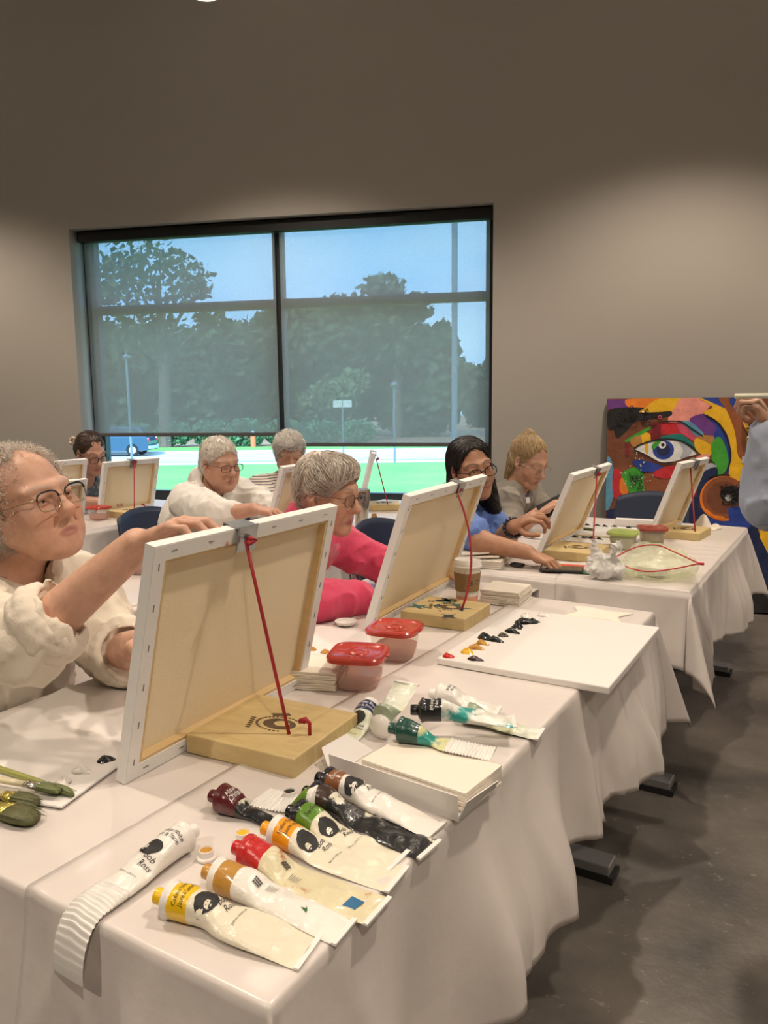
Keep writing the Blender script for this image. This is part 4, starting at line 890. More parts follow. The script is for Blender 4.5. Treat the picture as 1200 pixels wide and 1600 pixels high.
# ---- 3: woman in blue
def person3():
    F = Fr((-1.36, 2.93, 1.090), rotm(-40, -2, 12)); J = seat_pose(-1.62, 3.06, -8, 0)
    J.update(chest=A3(-1.52, 3.00, .78), neck=A3(-1.425, 2.965, .935), shL=A3(-1.43, 3.13, .885), shR=A3(-1.37, 2.81, .885), elL=A3(-1.24, 3.02, .80), wrL=A3(-1.135, 2.845, .875), elR=A3(-1.225, 2.725, .825), wrR=A3(-1.045, 2.755, .795), build=1.0, bust=1)
    r = make_body('dark-haired woman in blue shirt reaching for a phone', J, F, dict(w=1.0, jaw=1.0, frown=-.002, gaze=(-12, 2), eye=.0066), (.42, .215, .125),
                  [('R', (.95, .1, -.34), (.25, 0, 1), (26, 26, 28, 30), 30), ('L', (.75, -.1, .45), (-.4, -.5, .8), (48, 45, 50, 52), 30)], fine=.0036, lip=(.36, .13, .11), brow=(.08, .045, .03), blush=.15)
    S = SDF(); torso_sdf(S, J, .014)
    for sd in 'LR': s, e = A3(*J['sh'+sd]), A3(*J['el'+sd]); S.cap(s, s+(e-s)*.70, .072, .068, .03)
    nb = A3(*J['neck']); S.cap(nb+A3(-.01, 0, .0), nb+A3(-.02, .0, .02), .074, .066, .03); S.cap(nb, F((0, .0, -.04)), .060, .075, .012, 1); S.cap(nb+A3(.07, -.03, .02), nb+A3(.12, -.05, -.10), .035, .015, .02, 1)
    link('blue_shirt', S.mesh('blue_shirt', .007, (), cloth_folds(.012, 10, 11.)), m_blue, r); trousers(J, r, m_jean)
    hm, HS, hv = hair_mass(r, F, [('e', (0, -.020, .038), (.086, .104, .092), .02, 0), ('e', (0, -.06, -.05), (.082, .06, .11), .04, 0), ('c', (-.062, -.02, -.03), (-.075, -.01, -.20), .034, .026, .03, 0), ('c', (.05, -.05, -.06), (.05, -.07, -.17), .040, .030, .03, 0), ('c', (-.03, -.06, -.08), (-.03, -.07, -.18), .045, .030, .03, 0),
                                  ('e', (.010, .092, -.010), (.074, .076, .096), .014, 1), ('e', (.086, .022, -.03), (.028, .030, .040), .008, 1)], m_black, .0055, .003, 30., 0, 'hair', (1, 1, .25))
    strands(r, 'hair_strands', HS, F, hv, lambda q: np.stack([q[:, 0]*8-.1, -.45+0*q[:, 0], -1+0*q[:, 0]], 1), m_black, 1300, 7, .09, .0011, .0015, 0, 6, .002, .12)
    glasses(F, r, m_blackf, 1.0, .0255, .0205, .8, .0020, -.010, None, .107)
    S = SDF(); w, e = A3(*J['wrL']), A3(*J['elL']); d = (e-w)/np.linalg.norm(e-w); x = np.cross(d, (0, 0, 1)); x /= np.linalg.norm(x); y = np.cross(d, x)
    for off, n_, rr, mt, nm in ((.03, 14, .0085, m_beads, 'beaded_bracelet'), (.055, 18, .0045, m_leather, 'leather_bracelet')):
        B = SDF(); c = w+d*off
        for k in range(n_): a = 2*math.pi*k/n_; B.ell(c+.037*(math.cos(a)*x+math.sin(a)*y), (rr, rr, rr), None, .003)
        link(nm, B.mesh(nm, .003), mt, r)
    return r
m_blue = M('blue jersey', (.10, .19, .50), .75, bump=(280, .15), sheen=.15); m_black = hairmat('black hair', (.010, .008, .008), (.028, .022, .019), .5); m_beads = M('dark beads', (.03, .03, .035), .25, coat=.4); m_leather = M('tan band', (.42, .20, .07), .5)
# ---- 4: woman with phone
def person4():
    F = Fr((-1.412, 3.722, 1.06), rotm(-22, -24, 0)); J = seat_pose(-1.70, 3.74, -10, 0)
    J.update(chest=A3(-1.63, 3.72, .77), neck=A3(-1.515, 3.705, .925), shL=A3(-1.50, 3.87, .87), shR=A3(-1.50, 3.545, .875), elL=A3(-1.36, 3.80, .72), wrL=A3(-1.245, 3.62, .80), elR=A3(-1.43, 3.47, .735), wrR=A3(-1.31, 3.475, .835), build=.95, bust=1)
    for k_ in J:
        if k_ not in ('face', 'f', 'l', 'build', 'bust'): J[k_] = J[k_]+A3(.033, .022, 0)
    r = make_body('woman in taupe T-shirt with fair hair in a top knot, looking at her phone', J, F, dict(w=.96, jaw=.92, frown=.001, gaze=(0, -25), eye=.003), (.50, .27, .175),
                  [('R', (.8, .25, .5), (-.5, -.3, .8), (28, 32, 36, 40), 25), ('L', (.5, -.6, .35), (.7, .5, -.1), (50, 52, 54, 56), 20)], fine=.004, lip=(.36, .14, .12), brow=(.28, .17, .09), blush=.2)
    S = SDF(); torso_sdf(S, J, .014)
    for sd in 'LR': s, e = A3(*J['sh'+sd]), A3(*J['el'+sd]); S.cap(s, s+(e-s)*.72, .068, .064, .03)
    nb = A3(*J['neck']); S.cap(nb, F((0, .0, -.04)), .062, .075, .012, 1); S.cap(nb+A3(.07, -.02, .02), nb+A3(.11, -.03, -.11), .045, .012, .02, 1)
    link('t_shirt', S.mesh('t_shirt', .007, (), cloth_folds(.012, 10, 17.)), m_taupe, r); trousers(J, r, m_blacktr)
    hm, HS, hv = hair_mass(r, F, [('e', (0, -.022, .036), (.080, .100, .090), .02, 0), ('e', (0, -.055, .118), (.026, .028, .024), .012, 0), ('c', (.055, -.045, -.03), (.060, -.05, -.105), .030, .018, .03, 0), ('c', (-.055, -.045, -.03), (-.060, -.05, -.105), .030, .018, .03, 0), ('c', (0, -.085, -.02), (0, -.085, -.11), .045, .03, .03, 0),
                                  ('e', (0, .092, -.008), (.078, .078, .094), .014, 1), ('e', (.086, .016, -.03), (.026, .028, .040), .008, 1), ('e', (-.086, .016, -.03), (.026, .028, .040), .008, 1)], m_blond, .0055, .003, 40., 0, 'hair', (1, .5, .7))
    fl = lambda q: np.where((q[:, 2] > .0)[:, None], np.stack([-q[:, 0]*3, -.8+0*q[:, 0], .75+0*q[:, 0]], 1), np.stack([q[:, 0]*2, -.1+0*q[:, 0], -1+0*q[:, 0]], 1))
    strands(r, 'hair_strands', HS, F, hv, fl, m_blond2, 1500, 7, .06, .0011, .0015, 0, 8, .003, .2)
    S = SDF()
    for k in range(10): a = .63*k; S.ell(F((.022*math.cos(a), -.048+.022*math.sin(a), .100)), (.006, .006, .005), None, .004)
    link('hair_tie', S.mesh('hair_tie', .003), m_black, r)
    glasses(F, r, m_silverf, .96, .0245, .0195, .6, .0014, -.008, None, .105)
    o = MB().box((0, 0, 0), (.075, .004, .045), bev=.003).build('name_badge', M('white badge card', (.8, .8, .8), .5), r); nrm = Vector((.8, -.45, .35)).normalized(); p = Vector((-1.422, 3.677, .872))
    o.matrix_world = Matrix.Translation(p)@nrm.to_track_quat('-Y', 'Z').to_matrix().to_4x4()
    MB().box((0, -.0022, .0145), (.073, .001, .014)).build('badge_band', M('navy badge band', (.02, .04, .12), .5), o); MB().box((-.006, -.0022, -.008), (.018, .001, .014)).build('badge_print', M('badge print', (.5, .2, .15), .5), o)
    return r
m_taupe = M('taupe jersey', (.24, .215, .18), .8, bump=(280, .15), sheen=.1); m_blacktr = M('black trousers', (.015, .015, .017), .8); m_blond = hairmat('dark blond hair', (.20, .12, .05), (.42, .29, .14)); m_blond2 = hairmat('blond streaks', (.34, .22, .10), (.62, .46, .26))
# ---- 5: person in white shirt
def person5():
    F = Fr((-2.615, 2.80, 1.08), rotm(-14, -8, 2)); J = seat_pose(-2.90, 2.86, 0, 0)
    J.update(chest=A3(-2.82, 2.84, .79), neck=A3(-2.70, 2.815, .945), shL=A3(-2.70, 2.99, .905), shR=A3(-2.68, 2.65, .905), elL=A3(-2.42, 2.98, .84), wrL=A3(-2.22, 2.86, .87), elR=A3(-2.43, 2.59, .87), wrR=A3(-2.235, 2.60, .905), build=1.12, bust=1)
    r = make_body('older person in loose white shirt with cropped white hair and glasses', J, F, dict(w=1.0, jaw=1.06, jowl=1, old=1, frown=.005, gaze=(0, -10), eye=.004), (.52, .28, .19),
                  [('R', (.95, .2, -.1), (0, 0, 1), (30, 32, 34, 36), 25), ('L', (.9, -.2, .1), (0, 0, 1), (35, 35, 38, 40), 25)], fine=.0042, lip=(.38, .16, .13), brow=(.45, .35, .28), blush=.25)
    S = SDF(); torso_sdf(S, J, .022)
    for sd in 'LR':
        s, e, w = A3(*J['sh'+sd]), A3(*J['el'+sd]), A3(*J['wr'+sd]); S.cap(s, e, .084, .074, .03).cap(e, e+(w-e)*(.25 if sd == 'R' else .5), .074, .062, .02)
    nb = A3(*J['neck']); S.cap(nb+A3(-.03, 0, .0), nb+A3(-.03, 0, .05), .084, .078, .03); S.cap(nb, F((0, .01, -.04)), .064, .08, .012, 1); S.cap(nb+A3(.08, -.02, .03), nb+A3(.15, -.03, -.10), .045, .015, .02, 1)
    link('white_shirt', S.mesh('white_shirt', .0075, (), cloth_folds(.014, 9, 21.)), m_whitesh, r); trousers(J, r, m_jean)
    S = SDF(); torso_sdf(S, J, .006); S.cap(nb, F((0, .01, -.04)), .062, .08, .012, 1); link('dark_top', S.mesh('dark_top', .012), m_greytr, r)
    hm, HS, hv = hair_mass(r, F, [('e', (0, -.018, .036), (.081, .099, .091), .02, 0), ('e', (0, -.06, -.03), (.072, .055, .06), .03, 0), ('e', (0, .092, -.022), (.086, .078, .088), .012, 1), ('e', (.086, .012, -.03), (.03, .028, .04), .008, 1), ('e', (-.086, .012, -.03), (.03, .028, .04), .008, 1)], m_whiteh, .005, .003, 50., 0, 'hair', (1, .5, 1))
    strands(r, 'hair_strands', HS, F, hv, lambda q: np.stack([q[:, 0]*6+.4, .9-(q[:, 1] < -.05)*1.5, -.3-(q[:, 1] < 0)*.8], 1), m_whiteh, 1200, 5, .028, .0011, .002, 0, 9, .004, .3)
    glasses(F, r, m_darkwire, 1.0, .0245, .0165, 1.6, .0015, -.006, None, .105)
    return r
m_whitesh = M('white cotton', (.74, .71, .66), .75, bump=(260, .15)); m_whiteh = hairmat('white hair', (.55, .49, .42), (.80, .75, .68)); m_darkwire = M('dark wire', (.06, .05, .05), .3, metal=.6)
# ---- 6: person in stripes
def person6():
    F = Fr((-2.870, 3.660, 1.058), rotm(-46, -14, 2)); J = seat_pose(-3.02, 3.72, -25, 0)
    J.update(chest=A3(-2.98, 3.71, .77), neck=A3(-2.90, 3.685, .925), shL=A3(-2.83, 3.84, .87), shR=A3(-2.97, 3.52, .87), elL=A3(-2.66, 3.80, .80), wrL=A3(-2.53, 3.62, .82), elR=A3(-2.80, 3.42, .77), wrR=A3(-2.63, 3.44, .80), build=1.0)
    r = make_body('person in striped top with fluffy white curls, by the window mullion', J, F, dict(w=1.0, jaw=1.0, old=1, frown=.004, gaze=(0, -20), eye=.0035), (.46, .24, .16),
                  [('R', (.95, .2, 0), (0, 0, 1), (30, 32, 34, 36), 25), ('L', (.8, -.5, 0), (0, 0, 1), (35, 35, 38, 40), 25)], fine=.0048, lip=(.36, .15, .12), brow=(.35, .27, .2), blush=.2)
    S = SDF(); torso_sdf(S, J, .016)
    for sd in 'LR': s, e = A3(*J['sh'+sd]), A3(*J['el'+sd]); S.cap(s, s+(e-s)*.85, .074, .070, .03)
    nb = A3(*J['neck']); S.cap(nb, F((0, .0, -.04)), .060, .075, .012, 1)
    link('striped_top', S.mesh('striped_top', .009, (), cloth_folds(.012, 9, 25.)), m_stripe, r); trousers(J, r, m_jean)
    hm, HS, hv = hair_mass(r, F, [('e', (0, -.018, .040), (.080, .096, .088), .02, 0), ('e', (0, .040, .092), (.055, .046, .030), .03, 0), ('e', (0, .098, -.022), (.084, .078, .092), .012, 1), ('e', (.09, .02, -.035), (.03, .03, .04), .008, 1), ('e', (-.09, .02, -.035), (.03, .03, .04), .008, 1)], m_whiteh2, .0055, .007, 34.)
    strands(r, 'curls', HS, F, hv, lambda q: np.stack([q[:, 0]*3+np.sin(q[:, 1]*150), .2+np.cos(q[:, 0]*140), .3+np.sin(q[:, 1]*110)], 1), m_whiteh2, 1300, 8, .05, .0014, .005, .006, 10, .015, .5)
    return r
m_whiteh2 = hairmat('white curls', (.72, .68, .62), (.90, .87, .82))
m_stripe = M('striped knit', (.5, .45, .4), .8)
nd = m_stripe.node_tree.nodes; ln = m_stripe.node_tree.links; wv = nd.new('ShaderNodeTexWave'); wv.bands_direction = 'Z'; wv.inputs['Scale'].default_value = 22; wv.inputs['Distortion'].default_value = 1.5; wv.inputs['Detail'].default_value = 1; wv.inputs['Detail Scale'].default_value = .3
ln.new(nd['Mapping'].outputs[0], wv.inputs[0]); rr = nd.new('ShaderNodeValToRGB'); rr.color_ramp.interpolation = 'CONSTANT'
for p_, c_ in ((0, (.10, .09, .11)), (.22, (.55, .50, .44)), (.5, (.34, .25, .24)), (.72, (.62, .57, .50))):
    e_ = rr.color_ramp.elements[0] if p_ == 0 else (rr.color_ramp.elements.new(p_) if p_ != .72 else rr.color_ramp.elements[-1]); e_.position = p_; e_.color = (*c_, 1)
ln.new(wv.outputs[0], rr.inputs[0]); ln.new(rr.outputs[0], nd['Principled BSDF'].inputs['Base Color'])
# ---- 7: woman with flower clip
def person7():
    F = Fr((-3.945, 3.12, 1.078), rotm(-12, -20, 4)); J = seat_pose(-4.24, 3.13, 0, 0)
    J.update(chest=A3(-4.15, 3.125, .78), neck=A3(-4.02, 3.12, .93), shL=A3(-4.04, 3.28, .875), shR=A3(-4.02, 2.965, .875), elL=A3(-3.86, 3.30, .80), wrL=A3(-3.80, 3.12, .80), elR=A3(-3.85, 2.93, .80), wrR=A3(-3.78, 3.02, .80), build=.95, bust=1)
    r = make_body('woman with brown hair bun and flower clip, left of the window edge', J, F, dict(w=.96, jaw=.94, frown=.002, gaze=(0, -20), eye=.0035), (.52, .28, .20),
                  [('R', (.6, .7, 0), (0, 0, 1), (35, 36, 38, 40), 25), ('L', (.6, -.7, 0), (0, 0, 1), (35, 35, 38, 40), 25)], fine=.0048, lip=(.38, .14, .13), brow=(.10, .06, .04), blush=.25)
    S = SDF(); torso_sdf(S, J, .014)
    for sd in 'LR': s, e = A3(*J['sh'+sd]), A3(*J['el'+sd]); S.cap(s, s+(e-s)*.6, .066, .064, .03)
    nb = A3(*J['neck']); S.cap(nb, F((0, .0, -.04)), .062, .075, .012, 1); S.cap(nb+A3(.06, -.01, .03), nb+A3(.12, -.01, -.14), .060, .03, .02, 1)
    link('grey_blue_top', S.mesh('grey_blue_top', .009, (), cloth_folds(.010, 10, 31.)), m_slate, r); trousers(J, r, m_jean)
    hm, HS, hv = hair_mass(r, F, [('e', (0, -.022, .036), (.080, .098, .088), .02, 0), ('e', (.01, -.118, -.012), (.042, .038, .042), .02, 0), ('e', (0, -.08, -.04), (.055, .04, .04), .03, 0), ('e', (0, .094, -.022), (.078, .076, .090), .014, 1), ('e', (.086, .014, -.02), (.03, .026, .038), .008, 1), ('e', (-.086, .014, -.02), (.03, .026, .038), .008, 1)], m_brown, .0055, .003, 36., 0, 'hair', (1, .4, 1))
    strands(r, 'hair_strands', HS, F, hv, lambda q: np.stack([-q[:, 0]*3, -1+0*q[:, 0], -.35+0*q[:, 0]], 1), m_brown, 900, 7, .06, .0011, .0015, 0, 12, .002, .15)
    S = SDF()
    for k in range(6): a = 1.047*k; S.ell(F((.045+.006*k % 2, -.118+.016*math.cos(a), .038+.016*math.sin(a))), (.009, .011, .011), None, .003)
    link('flower_clip', S.mesh('flower_clip', .003), M('cream flower', (.62, .48, .38), .6), r)
    glasses(F, r, m_blackf, .96, .0250, .0200, 1.4, .0021, -.006, None, .106)
    return r
m_slate = M('slate blue top', (.10, .13, .17), .8, var=(30, (.30, .33, .36), .5, .6)); m_brown = hairmat('brown hair', (.030, .016, .011), (.075, .040, .026), .35)
# ---- 8: standing person at the right edge, arm raised
def person8():
    x, y = .26, 2.50; F = Fr((x-.02, y+.02, 1.56), rotm(150, -8, 0)); f = A3(math.cos(2.6), math.sin(2.6), 0); l = A3(-f[1], f[0], 0); p = A3(x, y, 0)
    J = dict(pelvis=p+A3(0, 0, .92), chest=p+A3(0, 0, 1.18), neck=p+A3(0, 0, 1.38), shL=p+l*.17+A3(0, 0, 1.33), shR=p-l*.17+A3(0, 0, 1.33), hipL=p+l*.09+A3(0, 0, .88), hipR=p-l*.09+A3(0, 0, .88), knL=p+l*.10+A3(0, 0, .48), knR=p-l*.10+A3(0, 0, .48), anL=p+l*.10+A3(0, 0, .09), anR=p-l*.10+A3(0, 0, .09), face=f, f=f, l=l, build=1.0)
    J['shL'] = A3(.05, 2.44, 1.30); J['shR'] = A3(.40, 2.66, 1.31)
    J.update(elL=A3(-.215, 2.57, 1.06), wrL=A3(-.222, 2.535, 1.275), elR=A3(.46, 2.74, 1.05), wrR=A3(.34, 2.80, .88))
    r = make_body('standing person in pale blue shirt at the right edge, hand raised', J, F, dict(w=1.0), (.46, .255, .165), [('L', (-.35, -.15, .55), (.85, -.1, .5), (60, 66, 70, 72), 12), ('R', (-.3, .2, -.9), (0, -1, 0), (30, 30, 30, 30), 20)], fine=.004)
    S = SDF(); torso_sdf(S, J, .018)
    for sd in 'LR': arm_sdf(S, J, sd, .026, .92 if sd == 'L' else .9, .03)
    S.cap(J['elL']+A3(-.01, 0, .0), J['elL']+A3(0, 0, .10), .086, .074, .03)
    link('pale_blue_shirt', S.mesh('pale_blue_shirt', .0075, (), cloth_folds(.014, 9, 35.)), m_pale, r); trousers(J, r, m_greytr)
    hair_mass(r, F, [('e', (0, -.018, .036), (.083, .10, .092), .02, 0), ('e', (0, .095, -.022), (.08, .078, .09), .014, 1)], m_brown, .007, .003)
    w = A3(*J['wrL']); a = A3(-.318, 2.452, 1.366); b = A3(-.228, 2.500, 1.366)
    o = MB().tube([a, a*.97+b*.03, b], [.004, .0075, .0075], 10).build('chalk_stick', M('pale chalk', (.80, .78, .60), .6), None, smooth=True); tag(o, 'pale stick held up in the hand at the right edge', 'stick')
    return r
m_pale = M('pale blue cotton', (.36, .41, .53), .75, bump=(260, .15))
for fn in (person1, person2, person3, person4, person5, person6, person7, person8): fn()
# ------------------------------------------------------------------ things on the tables
TZ = T+.003
m_tub = M('clear tub plastic', (.80, .78, .74), .18, trans=(.88, (1, .99, .97)), spec=.6); m_redlid = M('red lid plastic', (.50, .05, .035), .22, trans=(.18, (1, .5, .4)), coat=.4); m_liquid = M('pinkish thinner', (.70, .34, .28), .08, trans=(.62, (1, .78, .72)))
m_greenlid = M('green tub plastic', (.45, .55, .16), .3, trans=(.35, (.9, 1, .7))); m_cloudy = M('cloudy thinner', (.55, .56, .42), .15, trans=(.35, (.95, 1, .85))); m_brownlid = M('brick red lid', (.28, .05, .03), .3); m_murky = M('murky thinner', (.35, .28, .12), .2, trans=(.3, (.9, .8, .5)))
def tub(label, x, y, rz=0., s=1., lid=m_redlid, liq=m_liquid, fill=.28, h=.072):
    t = thing('plastic_tub', label, 'container', (x, y, TZ), math.radians(rz), 'lidded plastic tubs'); t.scale = (s, s, s)
    b_ = MB().lathe([(.040, .0), (.046, .003), (.050, .02), (.0565, h), (.0585, h), (.0570, h-.004), (.0545, h-.008), (.0485, .02), (.044, .004)], n=32, sq=2.2, capb=True, capt=True).build('tub', m_tub, t); autosmooth(b_)
    l_ = MB().lathe([(.0435, .0045), (.0475, .018), (.0475+.0062*fill, .02+(h-.03)*fill)], n=32, sq=2.2).build('liquid', liq, t); autosmooth(l_)
    k = MB().lathe([(.0605, h-.006), (.0645, h-.005), (.0650, h+.004), (.0615, h+.008), (.054, h+.0085), (.050, h+.005), (.02, h+.0045), (.001, h+.006)], n=40, sq=2.2, capb=True).build('lid', lid, t); autosmooth(k)
    MB().lathe([(.010, h+.0065), (.022, h+.0075), (.024, h+.0055)], n=20, capb=False, capt=False).build('lid_ring', lid, k, smooth=True)
    MB().box((.062, .0, h+.001), (.016, .022, .003), bev=.001).build('lid_tab', lid, k)
tub('red-lidded clear tub, nearest of the two beside the napkin stack', -.925, 1.405, 20); tub('red-lidded clear tub behind its twin, touching the second canvas', -.955, 1.615, 12)
tub('red-lidded tub on the middle table behind the nearest woman', -2.28, 1.99, 10, .95); tub('small tub with dark red lid on the far left table', -3.56, 2.84, 0, .9)
tub('small red-lidded tub next to the steel tumbler', -2.14, 3.10, 15, .78); tub('green-rimmed cloudy tub by the clean easel block', -.83, 3.29, 0, .95, m_greenlid, m_cloudy, .8); tub('brick-red lidded tub of murky thinner before the far easel', -.75, 3.46, 25, .95, m_brownlid, m_murky, .85)

m_napkin = M('paper napkin', (.76, .70, .60), .9, bump=(220, .2, 3))
def napkins(label, x, y, rz, w, d, n_, th, seed, loose=False, z=TZ, name='napkin_stack'):
    t = thing(name, label, 'napkins', (x, y, z), math.radians(rz), 'stacks of folded paper napkins'); r = random.Random(seed)
    for i in range(n_):
        sx, sy, a = r.uniform(-.002, .002), r.uniform(-.002, .002), r.uniform(-.015, .015)
        if loose and i > n_-3: sx += -.035*(i-n_+3); sy += .02; a += .25
        m_ = Matrix.Rotation(a, 3, 'Z'); b_ = MB()
        def sheet(s0):
            def f(u, v):
                px, py = (u-.5)*w, (v-.5)*d; e = min(u, v, 1-u, 1-v)
                return m_@Vector((px, py, 0))+Vector((sx, sy, i*th+s0+(.0008*math.sin(9*u+i)*math.sin(7*v+seed))+(.006*u*(i-n_+3) if loose and i > n_-3 else 0)))
            return f
        b_.grid(sheet(.0006), 8, 8); b_.grid(sheet(th*.90), 8, 8); b_.grid(lambda u, v: sheet(.0006+th*.84*v)(u, 0), 8, 1); b_.grid(lambda u, v: sheet(.0006+th*.84*v)(1, u), 8, 1); b_.grid(lambda u, v: sheet(.0006+th*.84*v)(u, 1), 8, 1); b_.grid(lambda u, v: sheet(.0006+th*.84*v)(0, u), 8, 1)
        b_.build('napkin', m_napkin, t)
napkins('stack of white napkins half hidden behind the nearest canvas', -1.02, 1.38, 20, .115, .12, 8, .0052, 1)
napkins('tall stack of white napkins right of the coffee cup', -.925, 2.255, 4, .125, .13, 8, .0056, 2)
napkins('untidy napkin stack with a loose top one, by the car key', -1.20, 2.73, 12, .14, .15, 6, .0075, 3, True)

m_gesso = M('white palette panel', (.78, .75, .72), .45, coat=.3); m_panelglass = M('clear acetate', (.85, .85, .85), .08, trans=(.8, (1, 1, 1)))
def palette(label, x, y, rz, w, d, th, ov=None):
    o = MB().box((0, 0, th/2), (w, d, th), bev=min(.003, th*.3)).build('palette_board', m_gesso, None, (x, y, TZ), (0, 0, math.radians(rz))); return tag(o, label, 'palette', 'white boards used as palettes')
palette('white canvas board laid flat as a palette, overhanging the table edge', -.635, 1.871, .6, .41, .513, .017)
palette('white palette board at the lower left, under the nearest canvas', -1.262, .90, 14.4, .35, .46, .004)
palette('white palette board under ochre dabs, behind the nearest canvas', -1.21, 1.60, 0, .32, .28, .004)
palette('white palette board with two rows of black dabs on the back table', -1.0, 3.60, 0, .36, .50, .004)
palette('white palette board on the middle table behind the nearest woman', -2.52, 2.06, 0, .22, .18, .004)
palette('thin white board in front of the seated woman with a phone', -1.29, 3.50, 0, .20, .30, .004)

def pmat(n_, c): return M('oil paint '+n_, c, .22, coat=.5, bump=(60, .2))
PM = dict(red=pmat('red', (.55, .02, .02)), dark=pmat('maroon black', (.03, .012, .018)), yellow=pmat('yellow', (.75, .45, .02)), ochre=pmat('ochre', (.50, .25, .04)), black=pmat('black', (.008, .009, .011)), brown=pmat('brown', (.035, .02, .012)), white=pmat('white', (.78, .74, .68)))
DABS = [('red', 'bright red paint dab at the corner of the flat canvas board', -.817, 1.631, .014, 0), ('dark', 'maroon-black paint dab nearest the red one', -.755, 1.643, .015, 1), ('yellow', 'yellow paint dab next to the red one', -.792, 1.683, .017, 2), ('ochre', 'ochre paint dab beside the yellow one', -.789, 1.725, .017, 0), ('ochre', 'second ochre dab, next to the large black one', -.789, 1.767, .016, 1),
 ('black', 'largest black paint dab in the row', -.80, 1.811, .022, 2), ('black', 'black dab touching the largest black one', -.772, 1.806, .018, 0), ('brown', 'small brown-black dab in the middle of the row', -.769, 1.850, .014, 1), ('black', 'black pointed dab after the brown one', -.764, 1.896, .017, 2), ('black', 'black dab fourth from the far end of the row', -.765, 1.943, .018, 0), ('black', 'long flat black dab near the white ones', -.766, 1.992, .023, 1), ('black', 'last black dab of the row', -.748, 2.020, .014, 2), ('white', 'thin white dab left of the last black one', -.785, 2.055, .016, 0), ('white', 'curled white dab at the far end of the row', -.745, 2.085, .016, 1)]
def dab(kind, label, x, y, r, v, z, group):
    rr = random.Random(int(x*9999)+v); n_ = 14; b_ = MB(); ph = rr.uniform(0, 6); ang = rr.uniform(-.5, .5)
    def f(u, w_):
        a = 2*math.pi*u; rad = r*w_*(1+.22*math.sin(2*a+ph)+.12*math.sin(3*a+ph)); tail = .55*r*max(0, math.cos(a-ang))**6*w_
        hgt = r*.55*max(0, 1-w_**2)**.75*(1+.22*math.cos(a+ph)+.15*math.sin(2*a+6*w_)); return ((rad+tail)*math.cos(a), (rad+tail)*math.sin(a)*.72, max(0, hgt))
    b_.grid(f, 18, 7); b_.lathe([(r*.5, 0), (r*.9, .0003)], n=n_)
    o = b_.build('paint_dab', PM[kind], None, (x, y, z), (0, 0, rr.uniform(-.4, .4)), smooth=True); tag(o, label, 'paint', group)
for i, (k, lb, x, y, r, v) in enumerate(DABS): dab(k, lb, x, y, r, v, TZ+.0172, 'oil paint dabs on the flat board')
for k, lb, x, y, r in (('black', 'black paint dab on the lower left palette by the nearest canvas', -1.108, .862, .014), ('white', 'white paint dab between the black dab and its white neighbour', -1.112, .815, .015), ('white', 'white paint dab nearest the brushes', -1.10, .772, .016)): dab(k, lb, x, y, r, 0, TZ+.0042, 'dabs on the lower left palette')
for k, lb, x, y, r in (('ochre', 'ochre dab nearest the nearest canvas edge', -1.164, 1.547, .014), ('ochre', 'ochre dab behind the napkin stack', -1.118, 1.545, .013), ('yellow', 'yellow dab touching the nearer red-lidded tub', -1.065, 1.535, .012)): dab(k, lb, x, y, r, 1, TZ+.0042, 'dabs on the middle palette')
for i, (x, y) in enumerate([(-1.181, 3.818), (-1.147, 3.813), (-1.094, 3.817), (-1.053, 3.816), (-1.012, 3.82), (-.94, 3.82)]): dab('black' if i % 3 else 'brown', ['brown-black dab at the left end of the far row, beside the red cord', 'black dab second from the left in the far row', 'black dab third from the left in the far row', 'black dab fourth from the left in the far row', 'black dab fifth from the left in the far row', 'brown-black dab at the right end of the far row'][i], x, y, .013, i, TZ+.0042, 'dabs on the back palette')
for i, (x, y) in enumerate([(-1.087, 3.451), (-1.044, 3.454), (-1.011, 3.452), (-.976, 3.452)]): dab('black', ['black dab left end of the near row on the back palette', 'black dab second in the near row on the back palette', 'black dab third in the near row, crossed by the red cord', 'black dab by the green-rimmed tub'][i], x, y, .014, i+3, TZ+.0042, 'dabs on the back palette')
for k, lb, x, y in (('dark', 'dark dab behind the reaching hand', -1.302, 3.436), ('yellow', 'yellow dab behind the reaching hand', -1.27, 3.469)): dab(k, lb, x, y, .012, 1, TZ+.0042, 'dabs before the phone user')
for k, lb, x, y in (('dark', 'tiny dark dab left end, middle table', -2.60, 2.08), ('yellow', 'tiny yellow dab on the middle table palette', -2.56, 2.075), ('ochre', 'tiny ochre dab on the middle table palette', -2.51, 2.07), ('brown', 'dark brown dab next to the middle table tub', -2.45, 2.065)): dab(k, lb, x, y, .015, 1, TZ+.0042, 'dabs on the middle table')

